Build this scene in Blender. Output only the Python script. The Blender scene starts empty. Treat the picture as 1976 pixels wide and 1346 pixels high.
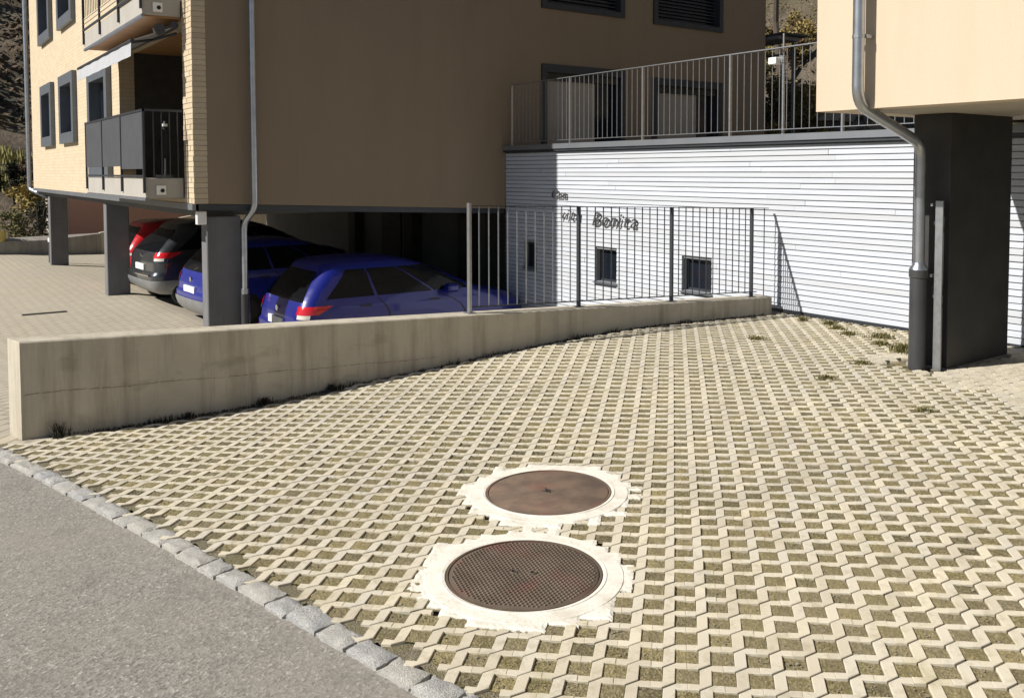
import bpy, math, random
import numpy as np
from mathutils import Vector, Matrix
random.seed(7); rng = np.random.default_rng(7)
scene = bpy.context.scene
COL = scene.collection
PI = math.pi

# ------------------------------------------------------------------ camera
AZ, PITCH, ROLL = .9538, .047, .0021
F_PX, CY = 1707., 410.7
_f = np.array([math.cos(AZ)*math.cos(PITCH), math.sin(AZ)*math.cos(PITCH), -math.sin(PITCH)])
_r = np.array([math.sin(AZ), -math.cos(AZ), 0.]); _d = np.cross(_f, _r)
_rt = math.cos(ROLL)*_r+math.sin(ROLL)*_d; _dn = -math.sin(ROLL)*_r+math.cos(ROLL)*_d
cam = bpy.data.cameras.new('camera'); camo = bpy.data.objects.new('camera', cam); COL.objects.link(camo)
m3 = Matrix((tuple(_rt), tuple(-_dn), tuple(-_f))).transposed()
camo.matrix_world = Matrix.Translation((0, 0, 1.6)) @ m3.to_4x4()
cam.sensor_width = 36; cam.lens = 36*F_PX/1976; cam.shift_y = -(673-CY)/1976
cam.clip_start = .05; cam.clip_end = 1500
scene.camera = camo

# ------------------------------------------------------------------ light
SUN_EL = math.radians(37.5)
LX, LY = .964, -.265                       # way the light travels, in plan
w = bpy.data.worlds.new('World'); scene.world = w; w.use_nodes = True
nt = w.node_tree; nt.nodes.clear()
sky = nt.nodes.new('ShaderNodeTexSky'); sky.sky_type = 'NISHITA'; sky.sun_disc = False
sky.sun_elevation = SUN_EL; sky.sun_rotation = math.atan2(-LX, -LY)
sky.altitude = 900; sky.air_density = 1.0; sky.dust_density = .6
bg = nt.nodes.new('ShaderNodeBackground'); bg.inputs['Strength'].default_value = .05
wo = nt.nodes.new('ShaderNodeOutputWorld')
nt.links.new(sky.outputs[0], bg.inputs[0]); nt.links.new(bg.outputs[0], wo.inputs[0])
sl = bpy.data.lights.new('sun', 'SUN'); so = bpy.data.objects.new('sun', sl); COL.objects.link(so)
sl.energy = 5.0; sl.angle = math.radians(.53); sl.color = (1, .95, .86)
so.location = (-10, 4, 12)
so.rotation_euler = Vector((LX*math.cos(SUN_EL), LY*math.cos(SUN_EL), -math.sin(SUN_EL))).to_track_quat('-Z', 'Y').to_euler()
scene.view_settings.view_transform = 'Standard'; scene.view_settings.look = 'None'
scene.view_settings.gamma = 1; scene.view_settings.use_curve_mapping = False
scene.view_settings.exposure = .42
scene.render.engine = 'CYCLES'

# ------------------------------------------------------------------ materials
def newmat(name):
    m = bpy.data.materials.new(name); m.use_nodes = True
    return m, m.node_tree, m.node_tree.nodes['Principled BSDF']
def N(nt, t, **kw):
    n = nt.nodes.new(t)
    for k, v in kw.items():
        if k.startswith('i_'):
            key = k[2:]; key = int(key) if key.isdigit() else key
            n.inputs[key].default_value = v
        else: setattr(n, k, v)
    return n
def ramp(nt, src, stops, interp='LINEAR'):
    r = nt.nodes.new('ShaderNodeValToRGB'); nt.links.new(src, r.inputs[0]); cr = r.color_ramp; cr.interpolation = interp
    while len(cr.elements) < len(stops): cr.elements.new(.5)
    for e, (p, c) in zip(cr.elements, stops):
        e.position = p; e.color = (c[0], c[1], c[2], 1) if not isinstance(c, (int, float)) else (c, c, c, 1)
    return r.outputs[0]
def pos(nt, scale=(1, 1, 1), rot=(0, 0, 0)):
    g = nt.nodes.new('ShaderNodeNewGeometry'); mp = nt.nodes.new('ShaderNodeMapping')
    mp.inputs['Scale'].default_value = scale; mp.inputs['Rotation'].default_value = rot
    nt.links.new(g.outputs['Position'], mp.inputs['Vector']); return mp.outputs[0]
def noise(nt, vec, scale, detail=4, rough=.55):
    n = N(nt, 'ShaderNodeTexNoise'); n.inputs['Scale'].default_value = scale
    n.inputs['Detail'].default_value = detail; n.inputs['Roughness'].default_value = rough
    nt.links.new(vec, n.inputs['Vector']); return n.outputs['Fac']
def mixc(nt, fac, a, b, mode='MIX'):
    m = nt.nodes.new('ShaderNodeMix'); m.data_type = 'RGBA'; m.blend_type = mode
    for s, v in ((0, fac), (6, a), (7, b)):
        if isinstance(v, bpy.types.NodeSocket): nt.links.new(v, m.inputs[s])
        elif isinstance(v, (int, float)): m.inputs[s].default_value = v
        else: m.inputs[s].default_value = (*v, 1)
    return m.outputs[2]
def math_(nt, op, a, b=0., clamp=False):
    m = nt.nodes.new('ShaderNodeMath'); m.operation = op; m.use_clamp = clamp
    for s, v in ((0, a), (1, b)):
        if isinstance(v, bpy.types.NodeSocket): nt.links.new(v, m.inputs[s])
        else: m.inputs[s].default_value = v
    return m.outputs[0]
def bump(nt, bs, h, strength=.3, dist=.01):
    b = nt.nodes.new('ShaderNodeBump'); b.inputs['Strength'].default_value = strength; b.inputs['Distance'].default_value = dist
    nt.links.new(h, b.inputs['Height']); nt.links.new(b.outputs[0], bs.inputs['Normal'])
def simple(name, c1, c2=None, rough=.7, metal=0., scale=6., bscale=60., bst=.2, bd=.004, coat=0., spec=None):
    m, nt, bs = newmat(name); c2 = c2 or tuple(x*.8 for x in c1)
    p = pos(nt); n = noise(nt, p, scale)
    nt.links.new(ramp(nt, n, [(.3, c1), (.72, c2)]), bs.inputs['Base Color'])
    bs.inputs['Roughness'].default_value = rough; bs.inputs['Metallic'].default_value = metal
    if coat: bs.inputs['Coat Weight'].default_value = coat; bs.inputs['Coat Roughness'].default_value = .05
    if spec is not None: bs.inputs['Specular IOR Level'].default_value = spec
    if bst: bump(nt, bs, noise(nt, p, bscale), bst, bd)
    return m
M = {}
M['dark_metal'] = simple('dark_metal', (.045, .05, .06), rough=.45, metal=.3, bst=.05)
M['window_frame'] = simple('window_frame', (.15, .17, .20), rough=.45, metal=.4, bst=.05)
M['galv'] = simple('galvanised', (.42, .43, .45), (.32, .33, .35), rough=.38, metal=.85, scale=25, bst=.05)
M['galv_dull'] = simple('galvanised_dull', (.25, .26, .28), (.17, .18, .20), rough=.5, metal=.6, scale=25, bst=.05)
M['zinc'] = simple('zinc_pipe', (.50, .52, .56), (.38, .40, .44), rough=.33, metal=.9, scale=9, bst=.08)
M['black_pipe'] = simple('black_pipe', (.035, .036, .04), (.05, .05, .052), rough=.4, scale=4, bst=.08)
M['anthracite'] = simple('anthracite_paint', (.03, .031, .033), (.024, .024, .026), rough=.75, scale=2.2, bst=.15)
M['pillar'] = simple('scuffed_anthracite', (.036, .034, .034), (.02, .02, .021), rough=.6, scale=5, bscale=90, bst=.3)
M['soffit'] = simple('soffit', (.40, .36, .30), (.34, .31, .26), rough=.9, scale=1.4)
M['wood_soffit'] = simple('wood_soffit', (.36, .19, .07), (.28, .14, .05), rough=.6, scale=4)
M['stain_line'] = simple('stain_line', (.20, .165, .125), (.28, .24, .185), rough=.95, scale=14)
M['batten'] = simple('batten', (.26, .27, .29), (.2, .21, .23), rough=.9)
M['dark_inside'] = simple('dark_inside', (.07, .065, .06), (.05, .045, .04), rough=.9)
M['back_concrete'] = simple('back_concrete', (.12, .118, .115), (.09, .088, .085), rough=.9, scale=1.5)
M['fabric'] = simple('awning_cloth', (.42, .43, .46), (.36, .37, .40), rough=.9)
M['white'] = simple('white_plastic', (.8, .8, .78), (.75, .75, .73), rough=.4, bst=0)
M['blind'] = simple('blind', (.42, .38, .32), (.36, .33, .28), rough=.8, scale=1.5)
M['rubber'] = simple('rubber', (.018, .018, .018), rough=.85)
M['red_lens'] = simple('red_lens', (.62, .012, .02), (.5, .01, .015), rough=.15, bst=0, coat=1)
M['clear_lens'] = simple('clear_lens', (.7, .65, .58), rough=.15, bst=0, coat=1)
M['chrome'] = simple('chrome', (.8, .8, .82), rough=.18, metal=1, bst=0)
M['black_plastic'] = simple('black_plastic', (.02, .02, .022), rough=.55)
M['silver_plastic'] = simple('silver_plastic', (.30, .31, .33), rough=.4, metal=.5)
M['car_glass'] = simple('car_glass', (.006, .007, .009), rough=.12, bst=0, spec=.22)
M['glass'] = simple('window_glass', (.010, .013, .02), rough=.07, bst=0)
M['blue_paint'] = simple('blue_paint', (.007, .013, .19), (.006, .011, .17), rough=.35, metal=.1, bst=0, coat=.6)
M['blue_paint_b'] = simple('blue_paint_b', (.012, .022, .24), (.01, .02, .22), rough=.35, metal=.1, bst=0, coat=.6)
M['grey_paint'] = simple('grey_paint', (.05, .055, .065), rough=.3, metal=.5, bst=0, coat=1)
M['red_paint'] = simple('red_paint', (.55, .01, .02), rough=.3, bst=0, coat=1)
M['pink'] = simple('pink_render', (.50, .30, .24), (.46, .28, .23), rough=.9, scale=.8)
M['terracotta'] = simple('clay_pot', (.55, .45, .15), rough=.8)
M['bark'] = simple('bark', (.09, .07, .055), (.06, .05, .04), rough=.95, scale=12, bst=.5)
M['lawn_leaf'] = simple('yellowgreen_leaf', (.30, .27, .09), (.22, .20, .07), rough=.8, scale=3, bst=0)
M['brown_leaf'] = simple('brown_leaf', (.13, .08, .04), (.08, .055, .03), rough=.9, scale=2, bst=0)
M['olive_leaf'] = simple('olive_leaf', (.12, .13, .05), (.18, .15, .055), rough=.85, scale=2, bst=0)
M['dark_leaf'] = simple('dark_leaf', (.022, .026, .016), (.035, .038, .02), rough=.85, scale=2, bst=0)
M['ochre_leaf'] = simple('ochre_leaf', (.36, .27, .08), (.22, .18, .06), rough=.85, scale=2, bst=0)
M['pale_rock'] = simple('pale_rock', (.36, .33, .29), (.2, .18, .15), rough=.95, scale=2, bscale=6, bst=.7, bd=.1)
M['weed'] = simple('weed_leaf', (.17, .15, .05), (.11, .10, .035), rough=.8, scale=9, bst=0)
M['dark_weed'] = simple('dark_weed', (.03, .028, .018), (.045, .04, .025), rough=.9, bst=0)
M['pebble'] = simple('pebble', (.30, .27, .21), (.13, .11, .08), rough=.9, scale=30, bst=0)
M['letter'] = simple('letter_metal', (.08, .078, .075), rough=.6, metal=.2, bst=0)

def m_paver():
    m, nt, bs = newmat('paver_concrete'); p = pos(nt)
    big = noise(nt, p, .55, 3); mid = noise(nt, p, 7, 4); fine = noise(nt, p, 220, 3, .7); spk = noise(nt, p, 700, 2, .7)
    base = ramp(nt, mid, [(.28, (.55, .49, .375)), (.55, (.61, .55, .43)), (.75, (.50, .455, .37))])
    c = mixc(nt, ramp(nt, big, [(.40, 0.), (.62, .85)]), base, (.44, .405, .35))
    oi = N(nt, 'ShaderNodeObjectInfo'); g = N(nt, 'ShaderNodeNewGeometry')
    rnd = math_(nt, 'FRACT', math_(nt, 'ADD', oi.outputs['Random'], g.outputs['Random Per Island']))
    c = mixc(nt, .5, c, ramp(nt, rnd, [(0, (.42, .375, .29)), (.4, (.60, .54, .415)), (.75, (.54, .51, .445)), (1, (.70, .625, .47))]))
    c = mixc(nt, ramp(nt, noise(nt, p, 16, 5, .7), [(.50, 0.), (.70, .62)]), c, (.33, .285, .19))
    c = mixc(nt, ramp(nt, noise(nt, p, 4.5, 5, .7), [(.55, 0.), (.72, .4)]), c, (.36, .335, .17))
    c = mixc(nt, ramp(nt, spk, [(.60, 0.), (.78, .5)]), c, (.16, .14, .12))
    c = mixc(nt, ramp(nt, fine, [(.25, .3), (.5, 0.)]), c, (.62, .58, .48))
    nt.links.new(c, bs.inputs['Base Color']); bs.inputs['Roughness'].default_value = .92
    bump(nt, bs, math_(nt, 'ADD', fine, spk), .5, .0016); return m
def m_soil():
    m, nt, bs = newmat('moss_and_grit'); p = pos(nt)
    v = N(nt, 'ShaderNodeTexVoronoi'); v.inputs['Scale'].default_value = 150; nt.links.new(p, v.inputs['Vector'])
    stone = ramp(nt, v.outputs['Color'], [(.15, (.09, .075, .045)), (.5, (.20, .17, .11)), (.9, (.34, .30, .23))])
    moss = ramp(nt, noise(nt, p, 90, 4, .7), [(.3, (.085, .08, .028)), (.55, (.19, .17, .07)), (.8, (.28, .25, .12))])
    c = mixc(nt, ramp(nt, noise(nt, p, 5.5, 4, .65), [(.36, 0.), (.58, 1.)]), moss, stone)
    c = mixc(nt, ramp(nt, noise(nt, p, 1.1, 3), [(.35, .0), (.65, .45)]), c, (.20, .175, .125))
    nt.links.new(c, bs.inputs['Base Color']); bs.inputs['Roughness'].default_value = 1
    bump(nt, bs, math_(nt, 'ADD', v.outputs['Distance'], noise(nt, p, 160, 4, .8)), 1., .006); return m
def m_fill():
    m, nt, bs = newmat('moss_filled_openings'); p = pos(nt); g = N(nt, 'ShaderNodeNewGeometry'); rnd = g.outputs['Random Per Island']
    tone = ramp(nt, rnd, [(0, (.055, .043, .022)), (.2, (.13, .105, .042)), (.5, (.23, .185, .065)), (.75, (.185, .155, .10)), (1, (.36, .29, .125))])
    v = N(nt, 'ShaderNodeTexVoronoi'); v.inputs['Scale'].default_value = 125; nt.links.new(p, v.inputs['Vector'])
    c = mixc(nt, .5, tone, ramp(nt, v.outputs['Color'], [(.1, (.045, .038, .02)), (.5, (.165, .14, .07)), (.9, (.42, .36, .22))]))
    c = mixc(nt, ramp(nt, noise(nt, p, .8, 3), [(.4, 0.), (.62, .5)]), c, (.25, .21, .115))
    c = mixc(nt, ramp(nt, noise(nt, p, 60, 4, .7), [(.55, 0.), (.7, .6)]), c, (.09, .075, .04))
    nt.links.new(c, bs.inputs['Base Color']); bs.inputs['Roughness'].default_value = 1
    bump(nt, bs, math_(nt, 'ADD', v.outputs['Distance'], noise(nt, p, 190, 4, .8)), .8, .004); return m
def m_lot():
    m, nt, bs = newmat('small_paver_ground'); p = pos(nt, rot=(0, 0, math.radians(-44.3)))
    b = N(nt, 'ShaderNodeTexBrick'); b.inputs['Scale'].default_value = 1; b.offset = .5
    b.inputs['Brick Width'].default_value = .22; b.inputs['Row Height'].default_value = .113
    b.inputs['Mortar Size'].default_value = .014; b.inputs['Mortar Smooth'].default_value = .4
    b.inputs['Color1'].default_value = (.43, .385, .30, 1); b.inputs['Color2'].default_value = (.38, .34, .265, 1)
    b.inputs['Mortar'].default_value = (.22, .195, .14, 1); nt.links.new(p, b.inputs['Vector'])
    q = pos(nt); c = mixc(nt, ramp(nt, noise(nt, q, .5, 4), [(.35, 0.), (.7, .6)]), b.outputs['Color'], (.34, .31, .26))
    c = mixc(nt, ramp(nt, noise(nt, q, 9, 5, .7), [(.5, 0.), (.75, .5)]), c, (.46, .42, .34))
    nt.links.new(c, bs.inputs['Base Color']); bs.inputs['Roughness'].default_value = .95
    bump(nt, bs, b.outputs['Fac'], -.5, .01); return m
def m_asphalt():
    m, nt, bs = newmat('asphalt'); p = pos(nt)
    v = N(nt, 'ShaderNodeTexVoronoi'); v.inputs['Scale'].default_value = 105; nt.links.new(p, v.inputs['Vector'])
    agg = ramp(nt, v.outputs['Color'], [(.1, (.13, .122, .112)), (.4, (.215, .20, .18)), (.8, (.285, .267, .242)), (1, (.50, .475, .44))])
    c = mixc(nt, ramp(nt, noise(nt, p, 1.3, 4), [(.35, 0.), (.7, .55)]), agg, (.275, .25, .21))
    c = mixc(nt, ramp(nt, noise(nt, p, 3.7, 5, .7), [(.52, 0.), (.68, .5)]), c, (.15, .14, .128))
    c = mixc(nt, ramp(nt, noise(nt, p, 24, 4, .7), [(.6, 0.), (.72, .35)]), c, (.36, .34, .30))
    c = mixc(nt, ramp(nt, noise(nt, p, 300, 3, .8), [(.58, 0.), (.72, .7)]), c, (.06, .055, .05))
    nt.links.new(c, bs.inputs['Base Color']); bs.inputs['Roughness'].default_value = .9
    bump(nt, bs, math_(nt, 'ADD', v.outputs['Distance'], noise(nt, p, 240, 3, .8)), .45, .003); return m
def m_granite():
    m, nt, bs = newmat('granite'); p = pos(nt)
    c = ramp(nt, noise(nt, p, 190, 4, .8), [(.34, (.13, .13, .14)), (.47, (.36, .36, .36)), (.62, (.58, .57, .54))])
    c = mixc(nt, ramp(nt, noise(nt, p, 14, 4, .6), [(.42, 0.), (.66, .55)]), c, (.22, .24, .28))
    oi = N(nt, 'ShaderNodeObjectInfo')
    c = mixc(nt, math_(nt, 'MULTIPLY', oi.outputs['Random'], .45), c, (.50, .46, .38))
    nt.links.new(c, bs.inputs['Base Color']); bs.inputs['Roughness'].default_value = .8
    bump(nt, bs, math_(nt, 'ADD', noise(nt, p, 55, 5, .7), noise(nt, p, 220, 3)), .7, .008); return m
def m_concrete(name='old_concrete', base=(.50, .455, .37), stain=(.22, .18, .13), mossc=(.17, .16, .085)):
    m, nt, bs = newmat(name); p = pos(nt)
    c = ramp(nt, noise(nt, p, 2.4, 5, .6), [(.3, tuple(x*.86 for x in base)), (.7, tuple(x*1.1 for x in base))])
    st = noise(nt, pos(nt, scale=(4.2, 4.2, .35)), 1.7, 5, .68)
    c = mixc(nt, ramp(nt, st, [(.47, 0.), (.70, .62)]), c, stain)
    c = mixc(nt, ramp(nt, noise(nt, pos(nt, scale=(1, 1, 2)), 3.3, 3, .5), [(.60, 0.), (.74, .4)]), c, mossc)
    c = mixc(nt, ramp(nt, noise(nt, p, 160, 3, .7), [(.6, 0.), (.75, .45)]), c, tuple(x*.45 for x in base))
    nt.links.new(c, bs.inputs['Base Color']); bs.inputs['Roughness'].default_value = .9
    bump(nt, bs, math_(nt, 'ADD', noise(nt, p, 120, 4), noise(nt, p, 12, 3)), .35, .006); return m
def m_collar():
    m, nt, bs = newmat('white_mortar'); p = pos(nt)
    c = ramp(nt, noise(nt, p, 11, 5, .65), [(.3, (.60, .565, .49)), (.55, (.74, .71, .64)), (.8, (.66, .63, .56))])
    c = mixc(nt, ramp(nt, noise(nt, p, 38, 5, .75), [(.56, 0.), (.70, .55)]), c, (.40, .35, .27))
    c = mixc(nt, ramp(nt, noise(nt, p, 5, 4, .6), [(.5, 0.), (.7, .5)]), c, (.52, .48, .40))
    nt.links.new(c, bs.inputs['Base Color']); bs.inputs['Roughness'].default_value = .9
    bump(nt, bs, noise(nt, p, 60, 5, .7), .5, .006); return m
def m_board():
    m, nt, bs = newmat('white_limed_board'); p = pos(nt, scale=(1, .35, 9))
    c = ramp(nt, noise(nt, p, 5, 5, .7), [(.3, (.42, .45, .51)), (.6, (.51, .54, .61)), (.85, (.47, .50, .56))])
    q = pos(nt, scale=(1, 1, 1.6))
    c = mixc(nt, ramp(nt, noise(nt, q, 22, 3, .6), [(.70, 0.), (.78, .55)]), c, (.30, .26, .22))
    oi = N(nt, 'ShaderNodeObjectInfo')
    c = mixc(nt, math_(nt, 'MULTIPLY', oi.outputs['Random'], .6), c, (.40, .41, .43))
    nt.links.new(c, bs.inputs['Base Color']); bs.inputs['Roughness'].default_value = .8
    bump(nt, bs, noise(nt, p, 18, 4, .7), .25, .003); return m
def m_render_wall(name, base):
    m, nt, bs = newmat(name); p = pos(nt)
    c = ramp(nt, noise(nt, p, .7, 4), [(.3, base), (.7, tuple(x*.92 for x in base))])
    c = mixc(nt, ramp(nt, noise(nt, pos(nt, scale=(3, 3, .5)), 1.2, 5, .65), [(.45, 0.), (.75, .4)]), c, tuple(x*.78 for x in base))
    c = mixc(nt, ramp(nt, noise(nt, p, 70, 4, .75), [(.35, .3), (.6, 0.)]), c, tuple(x*.8 for x in base))
    nt.links.new(c, bs.inputs['Base Color']); bs.inputs['Roughness'].default_value = .95
    bump(nt, bs, noise(nt, p, 170, 3, .7), .35, .004); return m
def m_brickwall():
    m, nt, bs = newmat('cream_brick_wall')
    g = N(nt, 'ShaderNodeNewGeometry'); sx = N(nt, 'ShaderNodeSeparateXYZ'); cb = N(nt, 'ShaderNodeCombineXYZ')
    nt.links.new(g.outputs['Position'], sx.inputs[0]); nt.links.new(math_(nt, 'ADD', sx.outputs['Y'], sx.outputs['X']), cb.inputs[0]); nt.links.new(sx.outputs['Z'], cb.inputs[1])
    b = N(nt, 'ShaderNodeTexBrick'); b.inputs['Scale'].default_value = 1
    b.inputs['Brick Width'].default_value = .24; b.inputs['Row Height'].default_value = .068
    b.inputs['Mortar Size'].default_value = .006; b.inputs['Mortar Smooth'].default_value = .3
    b.inputs['Color1'].default_value = (.57, .465, .325, 1); b.inputs['Color2'].default_value = (.50, .405, .28, 1)
    b.inputs['Mortar'].default_value = (.42, .35, .25, 1); nt.links.new(cb.outputs[0], b.inputs['Vector'])
    c = mixc(nt, ramp(nt, noise(nt, pos(nt), 2.2, 4), [(.45, 0.), (.7, .3)]), b.outputs['Color'], (.50, .44, .34))
    nt.links.new(c, bs.inputs['Base Color']); bs.inputs['Roughness'].default_value = .9
    bump(nt, bs, b.outputs['Fac'], -.4, .006); return m
def m_brick():
    m, nt, bs = newmat('cream_brick'); p = pos(nt); oi = N(nt, 'ShaderNodeObjectInfo')
    c = ramp(nt, oi.outputs['Random'], [(0, (.55, .45, .31)), (.5, (.50, .41, .285)), (.85, (.53, .45, .33)), (1, (.42, .33, .235))])
    c = mixc(nt, ramp(nt, noise(nt, p, 40, 4), [(.5, 0.), (.8, .5)]), c, (.36, .29, .21))
    nt.links.new(c, bs.inputs['Base Color']); bs.inputs['Roughness'].default_value = .9
    bump(nt, bs, noise(nt, p, 90, 4), .4, .004); return m
def m_cover(name, a, b_, red):
    m, nt, bs = newmat(name); p = pos(nt)
    c = ramp(nt, noise(nt, p, 7, 4, .6), [(.38, a), (.62, b_)])
    c = mixc(nt, ramp(nt, noise(nt, p, 3.1, 4, .6), [(.52, 0.), (.68, .55)]), c, red)
    c = mixc(nt, ramp(nt, noise(nt, p, 90, 3, .7), [(.55, 0.), (.75, .5)]), c, (.16, .12, .085))
    nt.links.new(c, bs.inputs['Base Color']); bs.inputs['Roughness'].default_value = .7; bs.inputs['Metallic'].default_value = .15
    bump(nt, bs, noise(nt, p, 150, 4), .3, .002); return m
def m_hill():
    m, nt, bs = newmat('hill_scrub'); p = pos(nt)
    c = ramp(nt, noise(nt, p, .9, 6, .7), [(.3, (.045, .036, .026)), (.46, (.15, .115, .08)), (.58, (.22, .175, .125)), (.75, (.13, .12, .06))])
    c = mixc(nt, ramp(nt, noise(nt, p, .12, 3), [(.5, 0.), (.6, .7)]), c, (.15, .13, .06))
    nt.links.new(c, bs.inputs['Base Color']); bs.inputs['Roughness'].default_value = 1
    bump(nt, bs, noise(nt, p, 1.5, 6, .8), 1, .6); return m
M['paver'] = m_paver(); M['soil'] = m_soil(); M['moss_fill'] = m_fill(); M['lot'] = m_lot(); M['asphalt'] = m_asphalt(); M['granite'] = m_granite()
M['concrete'] = m_concrete(); M['concrete_grey'] = m_concrete('grey_concrete', (.30, .28, .25), (.14, .125, .1))
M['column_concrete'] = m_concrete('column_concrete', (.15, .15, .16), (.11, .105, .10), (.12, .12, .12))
M['collar'] = m_collar(); M['board'] = m_board(); M['cream'] = m_render_wall('cream_render', (.565, .47, .355))
M['tan'] = m_render_wall('tan_render', (.26, .20, .137)); M['brickwall'] = m_brickwall(); M['brick'] = m_brick()
M['cover_a'] = m_cover('rusty_plate', (.125, .09, .07), (.20, .14, .10), (.22, .085, .06))
M['cover_b'] = m_cover('rusty_studded_plate', (.095, .072, .052), (.13, .10, .075), (.17, .06, .05))
M['hill'] = m_hill()
M['balcony_concrete'] = simple('balcony_concrete', (.38, .36, .33), (.34, .32, .29), rough=.9, scale=3)
M['panel_glass'] = simple('grey_screen', (.07, .074, .085), (.055, .058, .068), rough=.5, scale=5, bst=.05)
M['coping'] = simple('coping_metal', (.22, .235, .26), (.19, .20, .225), rough=.45, metal=.5, scale=3, bst=.05)

# ------------------------------------------------------------------ mesh helpers
W = {}
class MB:
    def __init__(s): s.v = []; s.f = []
    def add(s, vs, fs):
        o = len(s.v); s.v += [tuple(map(float, v)) for v in vs]; s.f += [tuple(i+o for i in f) for f in fs]
    def box(s, x0, x1, y0, y1, z0, z1, ch=0.):
        if ch <= 0:
            s.add([(x0,y0,z0),(x1,y0,z0),(x1,y1,z0),(x0,y1,z0),(x0,y0,z1),(x1,y0,z1),(x1,y1,z1),(x0,y1,z1)],
                  [(0,3,2,1),(4,5,6,7),(0,1,5,4),(1,2,6,5),(2,3,7,6),(3,0,4,7)])
        else:
            c = ch; P = []
            for x in (0, 1):
                for y in (0, 1):
                    for z in (0, 1):
                        X = (x0, x1)[x]; Y = (y0, y1)[y]; Z = (z0, z1)[z]
                        sx, sy, sz = (1, -1)[x]*c, (1, -1)[y]*c, (1, -1)[z]*c
                        P += [(X, Y+sy, Z+sz), (X+sx, Y, Z+sz), (X+sx, Y+sy, Z)]
            I = lambda x, y, z, k: (x*4+y*2+z)*3+k
            F = [(I(0,0,0,0),I(0,0,1,0),I(0,1,1,0),I(0,1,0,0)),(I(1,0,0,0),I(1,1,0,0),I(1,1,1,0),I(1,0,1,0)),
                 (I(0,0,0,1),I(1,0,0,1),I(1,0,1,1),I(0,0,1,1)),(I(0,1,0,1),I(0,1,1,1),I(1,1,1,1),I(1,1,0,1)),
                 (I(0,0,0,2),I(0,1,0,2),I(1,1,0,2),I(1,0,0,2)),(I(0,0,1,2),I(1,0,1,2),I(1,1,1,2),I(0,1,1,2))]
            for a in (0, 1):
                for b in (0, 1):
                    F += [(I(0,a,b,1),I(1,a,b,1),I(1,a,b,2),I(0,a,b,2)), (I(a,0,b,0),I(a,1,b,0),I(a,1,b,2),I(a,0,b,2)), (I(a,b,0,0),I(a,b,1,0),I(a,b,1,1),I(a,b,0,1))]
            for x in (0, 1):
                for y in (0, 1):
                    for z in (0, 1): F.append((I(x,y,z,0), I(x,y,z,1), I(x,y,z,2)))
            s.add(P, F)
    def prism(s, poly, z0, z1):           # poly xy list; z0/z1 numbers or lists
        n = len(poly); a = z0 if hasattr(z0, '__len__') else [z0]*n; b = z1 if hasattr(z1, '__len__') else [z1]*n
        s.add([(p[0], p[1], a[i]) for i, p in enumerate(poly)]+[(p[0], p[1], b[i]) for i, p in enumerate(poly)],
              [tuple(range(n))[::-1], tuple(range(n, 2*n))]+[(i, (i+1) % n, n+(i+1) % n, n+i) for i in range(n)])
    def tube(s, pts, r, n=10, cap=True):
        pts = [Vector(p) for p in pts]; rr = r if hasattr(r, '__len__') else [r]*len(pts); rings = []
        t0 = (pts[1]-pts[0]).normalized(); up = Vector((0, 0, 1)) if abs(t0.z) < .9 else Vector((1, 0, 0))
        u = t0.cross(up).normalized()
        for i, p in enumerate(pts):
            t = ((pts[min(i+1, len(pts)-1)]-pts[max(i-1, 0)])).normalized()
            u = (u-t*u.dot(t)).normalized(); v = t.cross(u)
            rings.append([p+(u*math.cos(2*PI*k/n)+v*math.sin(2*PI*k/n))*rr[i] for k in range(n)])
        vs = [q for R_ in rings for q in R_]; fs = []
        for i in range(len(pts)-1):
            for k in range(n): fs.append((i*n+k, i*n+(k+1) % n, (i+1)*n+(k+1) % n, (i+1)*n+k))
        if cap: fs += [tuple(range(n))[::-1], tuple(range((len(pts)-1)*n, len(pts)*n))]
        s.add(vs, fs)
    def cyl(s, x, y, z0, z1, r, n=24): s.tube([(x, y, z0), (x, y, z1)], r, n)
    def build(s, name, mat, parent=None, smooth=False, pivot=None):
        if not s.v: return None
        V = np.array(s.v)
        c = Vector(pivot) if pivot is not None else Vector(((V[:,0].min()+V[:,0].max())/2, (V[:,1].min()+V[:,1].max())/2, V[:,2].min()))
        me = bpy.data.meshes.new(name); me.from_pydata((V-np.array(c)).tolist(), [], s.f); me.update()
        if smooth == 'auto':
            me.polygons.foreach_set('use_smooth', [True]*len(me.polygons)); me.set_sharp_from_angle(angle=math.radians(38))
        elif smooth: me.polygons.foreach_set('use_smooth', [True]*len(me.polygons))
        me.materials.append(M[mat] if isinstance(mat, str) else mat)
        o = bpy.data.objects.new(name, me); COL.objects.link(o)
        pw = Vector((0, 0, 0))
        if parent is not None: o.parent = parent; pw = W[parent]
        o.location = c-pw; W[o] = c
        return o
def smoothen(b, deg=38): pass
def tag(o, label=None, cat=None, group=None, kind=None):
    if label: o['label'] = label
    if cat: o['category'] = cat
    if group: o['group'] = group
    if kind: o['kind'] = kind
    return o
def thing(name, loc, label, cat, group=None):
    o = bpy.data.objects.new(name, None); COL.objects.link(o); o.location = loc; W[o] = Vector(loc)
    o.empty_display_size = .2
    return tag(o, label, cat, group)
def box(name, mat, parent, x0, x1, y0, y1, z0, z1, ch=0.):
    b = MB(); b.box(x0, x1, y0, y1, z0, z1, ch); return b.build(name, mat, parent)
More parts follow.
